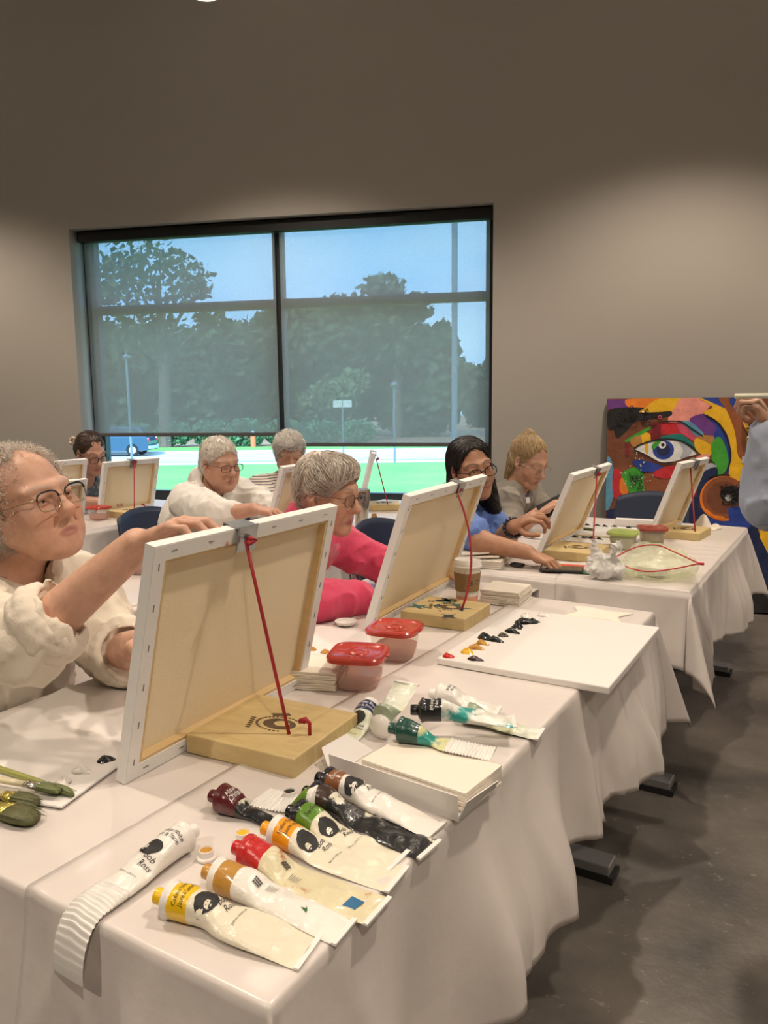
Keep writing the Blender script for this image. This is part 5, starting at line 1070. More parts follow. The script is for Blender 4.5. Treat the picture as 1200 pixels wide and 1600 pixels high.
# brushes
m_hand = M('cream brush handle', (.62, .55, .36), .3, coat=.5); m_olive = M('olive handle', (.28, .29, .07), .35, coat=.4); m_ferr = M('nickel ferrule', (.55, .53, .48), .25, metal=.9); m_brass = M('brass ferrule', (.50, .42, .10), .3, metal=.7); m_brist = M('dark green bristles', (.055, .065, .02), .6, var=(90, (.14, .13, .05)), vscale=(.2, 6, 6)); m_brist2 = M('green bristles', (.10, .13, .04), .6, var=(90, (.2, .22, .09)), vscale=(.2, 6, 6))
def brush(label, tip, ang, L, w, bl, fl, hm, fm, bm, z, flat=.4, group='brushes at the lower left', th=None):
    """lies along +X towards the tip"""
    t = thing('paint_brush', label, 'brush', (tip[0], tip[1], z), math.radians(ang), group); hh = w*flat/2 if th is None else th
    def sec(x, hw, h2, n_=12): return [(x, hw*math.cos(2*math.pi*k/n_), h2+h2*math.sin(2*math.pi*k/n_)) for k in range(n_)]
    def loft(secs):
        b_ = MB(); n_ = 12; V = [p for s_ in secs for p in s_]; F = [(i*n_+k, i*n_+(k+1) % n_, (i+1)*n_+(k+1) % n_, (i+1)*n_+k) for i in range(len(secs)-1) for k in range(n_)]+[tuple(range(n_))[::-1], tuple(range((len(secs)-1)*n_, len(secs)*n_))]; return b_.add(V, F)
    hw = w/2
    loft([sec(-bl, hw*.96, hh), sec(-bl*.5, hw*1.06, hh*1.05), sec(-bl*.15, hw*.9, hh*.8), sec(0, hw*.45, hh*.45)]).build('bristles', bm, t, smooth=True)
    bb = MB(); r = random.Random(int(w*1e4))
    for k in range(70):
        y0 = r.uniform(-hw, hw)*.92; z0 = hh+hh*r.uniform(-.8, .95); y1 = y0*r.uniform(.75, 1.1); bb.tube([(-bl*.98, y0, z0), (-bl*.5, y0*1.08, z0*1.02), (-r.uniform(-.004, .012), y1, z0*.8+.001)], [.0009, .0009, .0003], 3)
    bb.build('bristle_hairs', bm, t)
    f = loft([sec(-bl-fl, hw*.55 if flat < .9 else hw*.8, hh*.95), sec(-bl-fl*.5, hw*.9, hh), sec(-bl+.002, hw*1.0, hh*1.04)]); f.build('ferrule', fm, t, smooth=True)
    for q in (.15, .8): loft([sec(-bl-fl*q-.001, hw*(1.03-.45*q*(flat < .9)), hh*1.1), sec(-bl-fl*q+.001, hw*(1.03-.45*q*(flat < .9)), hh*1.1)]).build('ferrule_band', fm, t, smooth=True)
    loft([sec(-L, .003, hh*.6), sec(-L*.8, .006, hh*.9), sec(-bl-fl-.03, hw*.5+.002, hh*1.0), sec(-bl-fl+.002, hw*.52, hh*.96)]).build('handle', hm, t, smooth=True)
brush('thin olive-handled brush lying topmost beside the white paint', (-1.045, .750), 2, .34, .014, .045, .018, m_olive, m_ferr, m_brist2, TZ+.004, .8)
brush('cream-handled brush with green bristles and nickel ferrule', (-1.062, .738), 13, .33, .020, .042, .026, m_hand, m_ferr, m_brist2, TZ+.012, .5)
brush('flat dark-bristled brush with brass band', (-1.072, .706), 13, .30, .026, .048, .02, m_hand, m_brass, m_brist, TZ+.003, .5)
brush('broad dark green brush nearest the viewer', (-1.030, .672), 8, .30, .042, .058, .03, m_olive, m_brass, m_brist, TZ+.001, .38)
brush('dark brush lying on the middle table palette', (-2.46, 2.03), 12, .16, .02, .04, .02, m_olive, m_ferr, m_brist, TZ+.0045, .5, 'brushes on far tables')
brush('cream-handled brush lying on the back palette', (-1.06, 3.66), -3, .20, .022, .05, .025, m_hand, m_ferr, m_brist, TZ+.0045, .5, 'brushes on far tables')
brush('second cream brush pointing at the green-rimmed tub', (-.90, 3.50), 2, .20, .016, .03, .02, m_hand, m_hand, m_hand, TZ+.0045, .5, 'brushes on far tables')

# coffee cup
m_cup = M('paper cup', (.78, .73, .66), .6); m_lidw = M('white cup lid', (.78, .75, .70), .35); m_sleeve = M('kraft sleeve', (.30, .19, .085), .8, bump=(60, .3)); m_peach = M('peach cup print', (.75, .36, .22), .6); m_ink = M('dark ink', (.012, .011, .012), .6); m_inkw = M('white ink', (.75, .74, .70), .6)
def text_geo(body, size, shear=0.):
    c = bpy.data.curves.new('t', 'FONT'); c.body = body; c.size = size; c.shear = shear; c.align_x = 'CENTER'; c.align_y = 'CENTER'; c.resolution_u = 2
    o = bpy.data.objects.new('t', c); COL.objects.link(o); dg = bpy.context.evaluated_depsgraph_get(); me = bpy.data.meshes.new_from_object(o.evaluated_get(dg))
    V = [tuple(v.co[:2]) for v in me.vertices]; F = [tuple(p.vertices) for p in me.polygons]; bpy.data.objects.remove(o); bpy.data.curves.remove(c); bpy.data.meshes.remove(me); return V, F
t = thing('coffee_cup', 'white takeaway coffee cup with brown cardboard sleeve', 'cup', (-1.016, 2.161, TZ)); t.scale = (1.06, 1.06, 1.08)
cr = lambda z: .0295+(.0395-.0295)*z/.115
autosmooth(MB().lathe([(cr(0), 0), (cr(.0), .002), (cr(.115), .115)], n=40).build('cup_body', m_cup, t)); autosmooth(MB().lathe([(cr(0)+.0004, 0.001), (cr(.028)+.0004, .028)], n=40, capb=False, capt=False).build('peach_band', m_peach, t))
s_ = autosmooth(MB().lathe([(cr(.042)+.0008, .042), (cr(.042)+.0018, .042), (cr(.095)+.0018, .095), (cr(.095)+.0008, .095)], n=40, capb=False, capt=False).build('sleeve', m_sleeve, t))
autosmooth(MB().lathe([(.041, .108), (.0425, .110), (.0425, .114), (.0405, .116), (.0405, .121), (.039, .123), (.038, .130), (.036, .132), (.0345, .128), (.001, .128)], n=40, capb=False).build('cup_lid', m_lidw, t))
def wrap(V, R_, a0, zc): return [((R_(zc+y)+.0009+.0012)*math.cos(a0+x/.037), (R_(zc+y)+.0009+.0012)*math.sin(a0+x/.037), zc+y) for x, y in V]
a0 = math.radians(-45)
V, F = text_geo('B', .022); MB().add(wrap(V, cr, a0-.05, .068), F).build('sleeve_letter', m_ink, s_)
for dx, dy, w in ((.014, .006, .010), (.017, .001, .014), (.014, -.005, .008)):
    V = [(dx-w/2, dy-.0012), (dx+w/2, dy-.0012), (dx+w/2, dy+.0012), (dx-w/2, dy+.0012)]; MB().add(wrap(V, cr, a0+.12, .069), [(0, 1, 2, 3)]).build('sleeve_print_line', m_ink, s_)
# small white dish, car key, phones, cards
o = autosmooth(MB().lathe([(.020, 0), (.026, .002), (.030, .011), (.031, .011), (.028, .004), (.001, .003)], n=28).build('paint_dish', m_lidw, None, (-1.22, 1.79, TZ))); tag(o, 'small round white dish between the two nearest canvases', 'dish')
m_screen = M('black glass', (.006, .006, .007), .12, coat=.6); m_phonec = M('black phone case', (.012, .012, .013), .5)
t = thing('smartphone', 'large black phone lying under the reaching hand', 'phone', (-.915, 2.755, TZ+.003), math.radians(16)); MB().box((0, 0, .004), (.155, .082, .0075), bev=.003).build('phone_body', m_phonec, t); MB().box((0, 0, .0082), (.147, .074, .0008)).build('screen', m_screen, t)
for nm, lb, c, x, y, r in (('card', 'red card under the black phone', (.55, .06, .03), -.90, 2.83, 12), ('card', 'green card under the red one', (.03, .16, .05), -.84, 2.785, 5)):
    o = MB().box((0, 0, .0008), (.13, .085, .0012)).build(nm, M(lb, c, .5), None, (x, y, TZ+(.0015 if c[0] > .3 else 0)), (0, 0, math.radians(r))); tag(o, lb, 'card')
t = thing('car_key', 'dark car key fob beside the napkins', 'key', (-1.085, 2.752, TZ), math.radians(-10)); MB().box((0, 0, .007), (.052, .030, .013), bev=.005).build('fob', m_phonec, t); MB().tube([(.028, .0, .006), (.05, .004, .004), (.075, .0, .003)], .0022, 8).build('key_blade', m_ferr, t); MB().tube([(-.03+.012*math.cos(a*.5), .012*math.sin(a*.5), .003) for a in range(13)], .001, 6).build('key_ring', m_ferr, t)
t = thing('smartphone', 'black phone held up by the woman in taupe', 'phone', (-1.229, 3.537, .862), 0); t.rotation_euler = (math.radians(62), math.radians(-18), math.radians(62)); MB().box((0, 0, 0), (.150, .074, .009), bev=.004).build('phone_body', m_phonec, t); MB().box((0, 0, .0048), (.142, .067, .0008)).build('screen', m_screen, t)
for x in (.055, .040): MB().lathe([(.006, 0), (.006, .0016), (.004, .002)], c=(x, .02, -.0062), n=12).build('camera_lens', m_screen, t)

# white carton with napkins
m_card = M('white carton', (.74, .71, .68), .55); cx0, cx1, cy0, cy1, hh = -.722, -.480, 1.005, 1.125, .046
t = thing('carton', 'white open carton lying at the table edge, napkins inside', 'box', ((cx0+cx1)/2, (cy0+cy1)/2, TZ), math.radians(-4)); w, d = cx1-cx0, cy1-cy0
MB().box((0, 0, .001), (w, d, .0016)).build('carton_bottom', m_card, t)
o = MB().add([(-w/2, -d/2, 0), (w/2+.004, -d/2, 0), (w/2+.006, -d/2-.010, hh), (-w/2, -d/2-.006, hh), (-w/2, -d/2+.0018, 0), (w/2, -d/2+.0018, 0), (w/2+.006, -d/2-.008, hh), (-w/2, -d/2-.004, hh)], [(0, 1, 2, 3), (7, 6, 5, 4), (0, 4, 5, 1), (3, 2, 6, 7), (0, 3, 7, 4), (1, 5, 6, 2)]).build('front_panel', m_card, t)
MB().add([(w/2, -d/2, 0), (w/2, d/2, 0), (w/2+.022, d/2-.03, .034), (w/2+.016, -d/2+.0, .036), (w/2+.0016, -d/2, 0), (w/2+.0016, d/2, 0), (w/2+.0236, d/2-.03, .034), (w/2+.0176, -d/2, .036)], [(0, 1, 2, 3), (7, 6, 5, 4), (0, 4, 5, 1), (3, 2, 6, 7), (0, 3, 7, 4), (1, 5, 6, 2)]).build('side_flap', m_card, t)
MB().add([(-w/2, -d/2, .002), (-w/2, d/2, .002), (-w/2-.045, d/2-.02, .030), (-w/2-.045, -d/2+.03, .030), (-w/2, -d/2, .004), (-w/2, d/2, .004), (-w/2-.045, d/2-.02, .032), (-w/2-.045, -d/2+.03, .032)], [(0, 1, 2, 3), (7, 6, 5, 4), (0, 4, 5, 1), (3, 2, 6, 7), (0, 3, 7, 4), (1, 5, 6, 2)]).build('side_flap', m_card, t)
napkins('napkins filling the white carton under the tubes', -.575, 1.085, -6, .20, .115, 7, .0048, 6, False, TZ+.003)
# shopping bag, zip bag, tissue, white box
m_bagw = M('white thin plastic', (.78, .77, .74), .3, trans=(.22, (1, 1, 1)), bump=(40, .3)); m_zip = M('clear zip bag', (.72, .74, .58), .20, trans=(.70, (.98, 1, .92)), bump=(30, .5), spec=.6); m_zipred = M('red zip strip', (.50, .02, .03), .35)
S = SDF(); c = A3(-.745, 2.715, TZ); S.ell(c+A3(0, 0, .030), (.058, .05, .030), None, .03).ell(c+A3(-.012, .01, .062), (.035, .03, .028), None, .03); S.cap(c+A3(-.02, 0, .07), c+A3(-.045, .01, .115), .014, .006, .02, flat=((.8, .6, 0), .5)); S.cap(c+A3(.01, 0, .07), c+A3(.045, -.01, .125), .020, .008, .02, flat=((.6, .8, 0), .5))
o = link('shopping_bag', S.mesh('shopping_bag', .004, (), cloth_folds(.016, 22, 3.), [((0, 0, TZ), (0, 0, -1))]), m_bagw); tag(o, 'bunched white shopping bag with two handles sticking up', 'bag')
V, F = text_geo('A', .02); q = Vector((-.766, 2.668, TZ+.042)); MB().add([q+Vector((x*.85, -x*.3, y)) for x, y in V], F).build('bag_print', m_ink, o)
S = SDF(); c = A3(-.595, 2.845, TZ); S.ell(c+A3(0, 0, .034), (.125, .14, .040), np.array(Matrix.Rotation(-.5, 3, 'Z')), .03).ell(c+A3(-.02, .05, .06), (.085, .07, .045), None, .05)
t = thing('zip_bag', 'puffy clear plastic bag with a red zip strip', 'bag', (0, 0, 0)); link('bag_film', S.mesh('bag_film', .0055, (), cloth_folds(.010, 16, 9.), [((0, 0, TZ), (0, 0, -1))]), m_zip, t)
zl = [c+A3(-.14, -.03, .058), c+A3(-.09, -.105, .046), c+A3(-.01, -.150, .042), c+A3(.06, -.115, .048), c+A3(.145, -.03, .062)]; zu = [c+A3(-.14, -.03, .058), c+A3(-.07, -.03, .100), c+A3(0, -.02, .112), c+A3(.07, -.03, .092), c+A3(.145, -.03, .062)]
def spline(P, n_=8):
    P = [Vector(p) for p in P]; out_ = []
    for i in range(len(P)-1):
        p0, p1, p2, p3 = P[max(i-1, 0)], P[i], P[i+1], P[min(i+2, len(P)-1)]
        for k in range(n_): u = k/n_; out_.append(.5*((2*p1)+(p2-p0)*u+(2*p0-5*p1+4*p2-p3)*u*u+(3*p1-p0-3*p2+p3)*u**3))
    return out_+[P[-1]]
for z_ in (zl, zu): MB().tube(spline(z_), .0025, 6).build('zip_strip', m_zipred, t, smooth=True)
MB().box(tuple(c+A3(.150, -.03, .062)), (.022, .008, .009), bev=.002).build('zip_slider', m_zipred, t)
o = MB().box((0, 0, 0), (.10, .05, .024), bev=.002).build('napkin_pack', m_card, None, tuple(c+A3(-.01, -.04, .026)), (0, .12, math.radians(20))); tag(o, 'small white packet inside the clear zip bag', 'packet')
o = MB().box((0, 0, .02), (.20, .05, .034), bev=.002).build('white_box', m_card, None, (-.92, 3.90, TZ), (0, 0, math.radians(6))); tag(o, 'low white box in front of the empty chair', 'box')
def tissue(label, x, y, s, h, seed, z=TZ):
    r = random.Random(seed); p = [r.uniform(0, 6) for _ in range(4)]
    b_ = MB().grid(lambda u, v: ((u-.5)*s*(1+.15*math.sin(7*v+p[0])), (v-.5)*s*.8*(1+.15*math.sin(6*u+p[1])), max(.0008, h*abs(math.sin(5*u+p[2]+2*v))*math.sin(math.pi*u)*math.sin(math.pi*v)+.001)), 18, 18); o = b_.build('tissue', m_napkin, None, (x, y, z), None, smooth=True); o.modifiers.new('t', 'SOLIDIFY').thickness = .0008; tag(o, label, 'tissue')
tissue('flat white tissue at the far end of the flat board', -.63, 2.235, .15, .010, 4); tissue('crumpled white tissue behind the far easel', -.62, 4.00, .13, .07, 5)
# steel tumbler
m_inox = M('brushed steel', (.50, .45, .38), .3, metal=.85, bump=(80, .1)); t = thing('tumbler', 'steel travel tumbler with a round emblem', 'tumbler', (-2.10, 3.24, TZ)); t.scale = (1, 1, 1.08)
autosmooth(MB().lathe([(.030, 0), (.032, .003), (.033, .085), (.041, .097), (.0445, .175), (.043, .178), (.041, .172), (.001, .172)], n=40).build('tumbler_body', m_inox, t)); MB().lathe([(.0415, .173), (.0415, .180), (.036, .183), (.001, .183)], n=32).build('tumbler_lid', M('smoky lid', (.25, .22, .2), .2), t)
tr_ = lambda z: .0412+(.0445-.0412)*(z-.097)/.078
ring = [(.021*math.cos(a*.2618), .021*math.sin(a*.2618)) for a in range(24)]; ri = [(x*.86, y*.86) for x, y in ring]; a0 = math.radians(-58)
wr2 = lambda V: [((tr_(.137+y)+.0009)*math.cos(a0+x/.043), (tr_(.137+y)+.0009)*math.sin(a0+x/.043), .137+y) for x, y in V]
MB().add(wr2(ring+ri), [(i, (i+1) % 24, 24+(i+1) % 24, 24+i) for i in range(24)]).build('emblem_ring', m_ink, t)
bl_ = lambda cx_, cy_, a, b_, n_=14: [(cx_+a*math.cos(6.2832*k/n_), cy_+b_*math.sin(6.2832*k/n_)) for k in range(n_)]
for q in (bl_(-.002, .009, .009, .006), bl_(-.012, -.003, .0035, .004)): MB().add(wr2(q), [tuple(range(len(q)))]).build('emblem_mark', m_ink, t)
o = MB().lathe([(.014, 0), (.016, .002), (.016, .022), (.013, .024), (.013, .034), (.001, .034)], n=20).build('paint_jar', M('amber jar', (.30, .16, .06), .3), None, (-2.19, 3.50, TZ)); tag(autosmooth(o), 'tiny amber jar right of the steel tumbler', 'jar')
# loose tube caps
def cap(label, x, y, col, rz=0.):
    t = thing('tube_cap', label, 'cap', (x, y, TZ), rz, 'loose white tube caps'); autosmooth(MB().lathe([(.0125, 0), (.0135, .0008), (.0135, .004), (.0105, .0055), (.0100, .014), (.0092, .0145), (.0085, .0125), (.001, .0115)], n=28).build('cap_body', m_lidw, t)); MB().lathe([(.0086, .0126), (.006, .0138), (.001, .0135)], n=20, capb=False).build('paint_residue', PM[col], t, smooth=True)
cap('loose white cap with black paint inside, behind the tubes', -.745, .925, 'black'); cap('loose white cap with ochre paint inside, near the white tube', -.742, .735, 'ochre'); cap('loose white cap with yellow paint inside, beside the red tube', -.728, .795, 'yellow')
# ------------------------------------------------------------------ oil paint tubes
def tubemat(name, c1, c2, sc_=30, lo=.5, hi=.62, rough=.28): return M(name, c1, rough, var=(sc_, c2, lo, hi), bump=(55, .35, 5), coat=.35)
m_tw = M('white tube print', (.78, .75, .69), .28, bump=(55, .3, 5), coat=.35); m_twc = M('cream tube print', (.74, .69, .55), .28, bump=(55, .3, 5), coat=.35); m_ridge = M('white rolled tail', (.76, .74, .70), .35)
m_smear = tubemat('tube smeared with colours', (.66, .60, .40), (.45, .16, .06), 26, .60, .70); m_smear2 = tubemat('tube smeared green', (.62, .60, .32), (.02, .28, .24), 22, .50, .60); m_smear3 = tubemat('tube smeared teal', (.74, .73, .66), (.02, .30, .27), 16, .54, .63); m_smear4 = tubemat('white tube smeared black', (.70, .67, .56), (.012, .012, .013), 9, .46, .48); m_clearw = tubemat('pale greenish empty tube', (.68, .70, .60), (.60, .62, .40), 14)
def noise1(x, y, s): return math.sin(61*x+s)*math.sin(83*y+2.1*s)+.6*math.sin(140*x+37*y+s)+.4*math.sin(211*y-90*x+3*s)
def paint_tube(label, a, b, col, body, L=None, hw1=.029, z0=0., fat=.013, waist=.0, capcol=None, lines=(), ink=None, emblem=True, ridge=0., droop=None, z1=None, sign=True, vol=True, extra=None, capped=True, neck=True):
    """a = cap end, b = tail end on the table; body flattens towards the tail"""
    a = Vector((a[0], a[1], 0)); b = Vector((b[0], b[1], 0)); L = L or (b-a).length; dirx = (b-a).normalized(); ang = math.atan2(dirx.y, dirx.x)
    t = thing('paint_tube', label, 'paint tube', (a.x, a.y, TZ+z0), ang, 'tubes of oil paint at the table corner'); sd = (a.x*31+a.y*17) % 6.28
    xs = .030; xc = .058      # shoulder, end of the coloured wrap
    def hw(x):
        u = max(0, min(1, (x-xs)/(L-xs)))
        w = .0215+(hw1-.0215)*smooth01(u*1.6)
        if waist: w *= 1-waist*math.exp(-((x-.075)/.022)**2)
        return w
    def hh(x):
        u = max(0, min(1, (x-xs)/(L-xs))); h_ = .0205*(1-smooth01(u*2.4))+fat*smooth01(u*3)*(1-u**1.8); return max(.0012, h_)
    def path(x):           # height of the underside along the tube
        if z1 is not None: return (z1-z0)*max(0, min(1, x/L))
        if droop and x > droop[0]:
            e = x-droop[0]; return -droop[1]*e*e/(L-droop[0])
        return 0.
    def xmap(x):
        if droop and x > droop[0]: e = (x-droop[0]); return droop[0]+e*(1-.35*(e/(L-droop[0]))**2)
        return x
    def rg(x): return ridge and x > L-ridge
    def surf(x, y, top=1):
        w = hw(x); q = max(-1., min(1., y/w)); e = hh(x); k = 1-abs(q)**2.2
        z = e+(e*math.sqrt(max(0, k)) if top > 0 else -e*math.sqrt(max(0, k)))
        c = .0021*noise1(x*1.1, y, sd)*smooth01((x-xs)/.03)*(k**.5) if top > 0 else 0
        if rg(x): z += .0012*math.sin((x-(L-ridge))*2*math.pi/.0056)+.0012
        return Vector((xmap(x), y, max(.0, z+c)+path(x)))
    def shell(x0, x1, nx, name, mat, par=None):
        b_ = MB(); ny = 12; P = []
        for i in range(nx+1):
            x = x0+(x1-x0)*i/nx; w = hw(x); rowt = [surf(x, w*math.sin(math.pi*(j/ny-.5)), 1) for j in range(ny+1)]; rowb = [surf(x, w*math.sin(math.pi*(.5-j/ny)), -1) for j in range(1, ny)]; P.append(rowt+rowb)
        n_ = len(P[0]); V = [p for r_ in P for p in r_]; F = [(i*n_+k, i*n_+(k+1) % n_, (i+1)*n_+(k+1) % n_, (i+1)*n_+k) for i in range(nx) for k in range(n_)]+[tuple(range(n_))[::-1], tuple(range(nx*n_, (nx+1)*n_))]
        o = b_.add(V, F).build(name, mat, par or t, smooth=True); autosmooth(o, 50); return o
    rot = Matrix.Rotation(math.radians(90), 3, 'Y'); r0 = hh(xs)
    cm = MATS.get(col) or col
    if capped: autosmooth(MB().lathe([(.0085, 0), (.0098, .0008), (.0102, .011), (.0095, .0125), (.0078, .0125)], c=(0, 0, r0), n=20, mat=rot).build('screw_neck', capcol or cm, t))
    autosmooth(MB().lathe([(.0085, .012), (.0225, .0205), (.0232, .0215), (.0232, .0235), (.0215, .026), (.0212, xs+.001)], c=(0, 0, r0), n=28, mat=rot).build('shoulder', m_lidw if capcol is None else capcol, t))
    shell(xs, xc, 8, 'colour_band', cm)
    xr = L-ridge if ridge else L
    bd = shell(xc-.0005, xr, 36, 'tube_body', body)
    if ridge: shell(xr-.001, L, int(ridge/.0010), 'rolled_tail', m_ridge)
    else:
        b_ = MB(); w = hw(L); p = path(L); b_.box((xmap(L)+.002, 0, p+.0022), (.007, 2*w+.001, .003)); b_.build('crimp', m_ridge, t)
    def decal(V, F, x0, name, mat, y0=0., rotd=True, par=None):
        """text baseline runs across the tube; top towards the cap"""
        pts = [surf(x0-ty, y0+tx, 1)+Vector((0, 0, .0007)) for tx, ty in V]
        MB().add(pts, F).build(name, mat, par or bd)
    for i, (s, size, x0) in enumerate(lines):
        V, F = text_geo(s, size); mw = max(abs(v[0]) for v in V); k = min(1.15, .0200/mw); V = [(x*k, y*1.45) for x, y in V]; decal(V, F, x0, 'tube_lettering', ink or m_ink)
    if emblem:      # round emblem: bushy dark hair around a bearded face
        e = random.Random(5); hair = [(.0140*math.cos(q*.2618)*(1+.06*e.uniform(-1, 1)), .0118*math.sin(q*.2618)*(1+.06*e.uniform(-1, 1))+.001) for q in range(24)]
        face = [(-.0065, .002), (-.004, .0042), (.0, .0048), (.003, .003), (.004, -.001), (.0025, -.0055), (-.001, -.0075), (-.005, -.006), (-.0072, -.002)]
        beard = [(-.0062, -.0032), (-.003, -.0022), (.0, -.0024), (.0025, -.0015), (.0035, -.003), (.002, -.0075), (-.001, -.0095), (-.0045, -.0085)]; mo = [(-.0035, -.0042), (.0005, -.0038), (.0, -.0052), (-.003, -.0056)]
        xe = xc+.020
        for q, mt, dz in ((hair, m_ink, 0), ([(x_*.78-.0035, y_*.78-.0035) for x_, y_ in face], body, .0004), ([(x_*.78-.0035, y_*.78-.0035) for x_, y_ in beard], m_ink, .0007), ([(x_*.78-.0035, y_*.78-.0035) for x_, y_ in mo], body, .001), (bl_(-.0062, -.0026, .0008, .0005, 8), m_ink, .0008), (bl_(-.0028, -.0024, .0008, .0005, 8), m_ink, .0008)):
            cxq = sum(p_[0] for p_ in q)/len(q); cyq = sum(p_[1] for p_ in q)/len(q); nq = len(q); V = []; F = []
            for j_, fr in enumerate((1., .66, .33, .02)): V += [surf(xe-(cyq+(p_[1]-cyq)*fr)*1.2, -.003+(cxq+(p_[0]-cxq)*fr)*1.2, 1)+Vector((0, 0, .0006+dz)) for p_ in q]
            for j_ in range(3): F += [(j_*nq+i_, j_*nq+(i_+1) % nq, (j_+1)*nq+(i_+1) % nq, (j_+1)*nq+i_) for i_ in range(nq)]
            MB().add(V, F+[tuple(range(3*nq, 4*nq))]).build('emblem_shape', mt, bd)
    if sign:
        V, F = text_geo('Bob', .011, .5); decal([(x+.008, y) for x, y in V], F, xc+.033, 'signature', m_ink); V, F = text_geo('Ross', .011, .5); decal([(x+.009, y) for x, y in V], F, xc+.043, 'signature', m_ink)
    if vol: V, F = text_geo('200 ml - 6.76 fl. oz', .0042); decal(V, F, min(xc+.062, xr-.012), 'tube_lettering', m_ink)
    if extra:
        for q, mt, x0, y0 in extra: MB().add([surf(x0-ty, y0+tx, 1)+Vector((0, 0, .0009)) for tx, ty in q], [tuple(range(len(q)))]).build('label_mark', mt, bd)
    return t
def colm(n_, c): return M('tube colour '+n_, c, .28, coat=.4, bump=(50, .3))
cW, cY, cO, cR, cI, cA, cG, cV, cS, cB, cP, cK, cGy = colm('white', (.78, .76, .72)), colm('yellow', (.80, .50, .01)), colm('ochre', (.48, .25, .05)), colm('red', (.50, .02, .02)), colm('orange yellow', (.80, .33, .01)), colm('crimson', (.09, .008, .012)), colm('sap green', (.10, .22, .02)), colm('vandyke', (.045, .025, .016)), colm('sienna', (.22, .085, .03)), colm('prussian', (.008, .018, .09)), colm('phthalo', (.008, .06, .045)), colm('black', (.006, .006, .008)), colm('grey green', (.30, .36, .26))
bar = [[(-.0016*k+.0008*(k % 2), -.005), (-.0016*k-.0005, -.005), (-.0016*k-.0005, .005), (-.0016*k+.0008*(k % 2), .005)] for k in range(7)]
smalltxt = [[(-.006, y), (.006-.002*(j % 2), y), (.006-.002*(j % 2), y+.0007), (-.006, y+.0007)] for j, y in enumerate([-.006+.0022*k for k in range(7)])]
m_bluelab = M('blue label', (.03, .14, .28), .35); m_greydot = M('grey print', (.25, .24, .22), .5)
paint_tube('white tube with rolled ridged tail drooping over the table edge', (-.783, .757), (-.790, .5), cW, m_tw, .236, .029, lines=(('Titanium White', .0068, .042), ('Blanc de Titane', .0068, .051)), ridge=.095, droop=(.178, 1.2), fat=.012)
paint_tube('tube with bright yellow shoulder, nearest the viewer', (-.716, .621), (-.508, .655), cY, m_twc, None, .031, lines=(('Cadmium Yellow (Hue)', .006, .040), ('Jaune de Cadmium (ton)', .006, .049)), waist=.2, fat=.015)
paint_tube('tube with golden ochre shoulder and small print side up', (-.700, .690), (-.492, .704), cO, m_tw, None, .025, emblem=False, sign=False, vol=False, extra=[(q, m_ink, .085, .004) for q in bar]+[(q, m_greydot, .105, .004) for q in smalltxt]+[([(-.002, 0), (.0, .006), (.002, 0), (.006, .002), (.001, -.003), (-.004, -.004)], M('leaf green spot', (.02, .12, .04), .4), .155, 0)], fat=.014)
paint_tube('flattened tube with bright red shoulder and smeared label', (-.704, .752), (-.478, .757), cR, m_smear, None, .030, emblem=False, sign=False, vol=False, fat=.004, extra=[(q, m_ink, .085, .008) for q in bar]+[(q, m_greydot, .105, -.004) for q in smalltxt]+[([(-.010, -.008), (.012, -.009), (.011, .009), (-.011, .010)], m_bluelab, .195, -.004)], capcol=cR)
paint_tube('flat tube with orange-yellow shoulder and bearded emblem', (-.702, .810), (-.490, .825), cI, m_twc, None, .031, lines=(('Indian Yellow', .006, .040), ('Jaune Indien', .006, .049)), fat=.006)
paint_tube('twisted tube with dark crimson shoulder, farthest left', (-.834, .842), (-.704, .852), cA, m_smear4, .135, .016, waist=.25, lines=(('Alizarin', .0075, .040), ('Crimson', .0075, .049)), ink=m_inkw, emblem=False, sign=False, vol=False, fat=.010, capcol=cA)
paint_tube('flat white ridged tube end behind the crimson tube', (-.66, .915), (-.775, .905), cG, m_tw, .13, .030, emblem=False, sign=False, vol=False, ridge=.06, fat=.003, capped=False)
paint_tube('tube with sap green shoulder and black cap, between orange and brown ones', (-.700, .866), (-.51, .862), cG, m_twc, None, .028, lines=(('Sap Green', .006, .045),), fat=.006, capcol=cK)
paint_tube('tube with dark brown shoulder, its body smeared black', (-.712, .922), (-.484, .905), cV, m_smear4, None, .028, emblem=False, sign=False, vol=False, fat=.006, waist=.3, capcol=cK, z0=.002)
paint_tube('plump tube with sienna shoulder beside the carton', (-.722, .970), (-.500, .955), cS, m_tw, None, .026, lines=(('Dark Sienna', .0055, .042),), ink=m_inkw, fat=.016, waist=.3, capcol=cK, z0=.002)
paint_tube('tube with navy shoulder standing out left of the carton', (-.808, 1.285), (-.785, 1.100), cB, m_smear2 if False else m_clearw, None, .029, lines=(('Prussian Blue', .0065, .040), ('Bleu de Prusse', .0065, .049)), ink=m_inkw, fat=.008)
paint_tube('tube with dark green shoulder and green-stained ridged tail', (-.680, 1.128), (-.495, 1.160), cP, m_smear2, None, .026, emblem=False, sign=False, vol=False, waist=.45, z0=.036, fat=.006, ridge=.08, capcol=cP)
paint_tube('tube with black shoulder and teal stains on its puffed body', (-.690, 1.222), (-.520, 1.305), cK, m_smear3, None, .027, lines=(('Midnight Black', .006, .040), ('Noir Minuit', .006, .049)), ink=m_inkw, emblem=False, sign=False, waist=.4, z0=.034, fat=.016, capcol=cK)
paint_tube('small white tube with black lettering behind the teal-stained one', (-.725, 1.365), (-.60, 1.385), cW, m_tw, .14, .026, lines=(('Bright Red', .006, .042), ('Rouge Vif', .006, .051)), emblem=False, sign=False, vol=False, fat=.015, z0=.012)
paint_tube('pale tube end lying farthest right by the table edge', (-.655, 1.335), (-.485, 1.352), cGy, m_clearw, .17, .027, emblem=False, sign=False, vol=False, fat=.008, waist=.2)
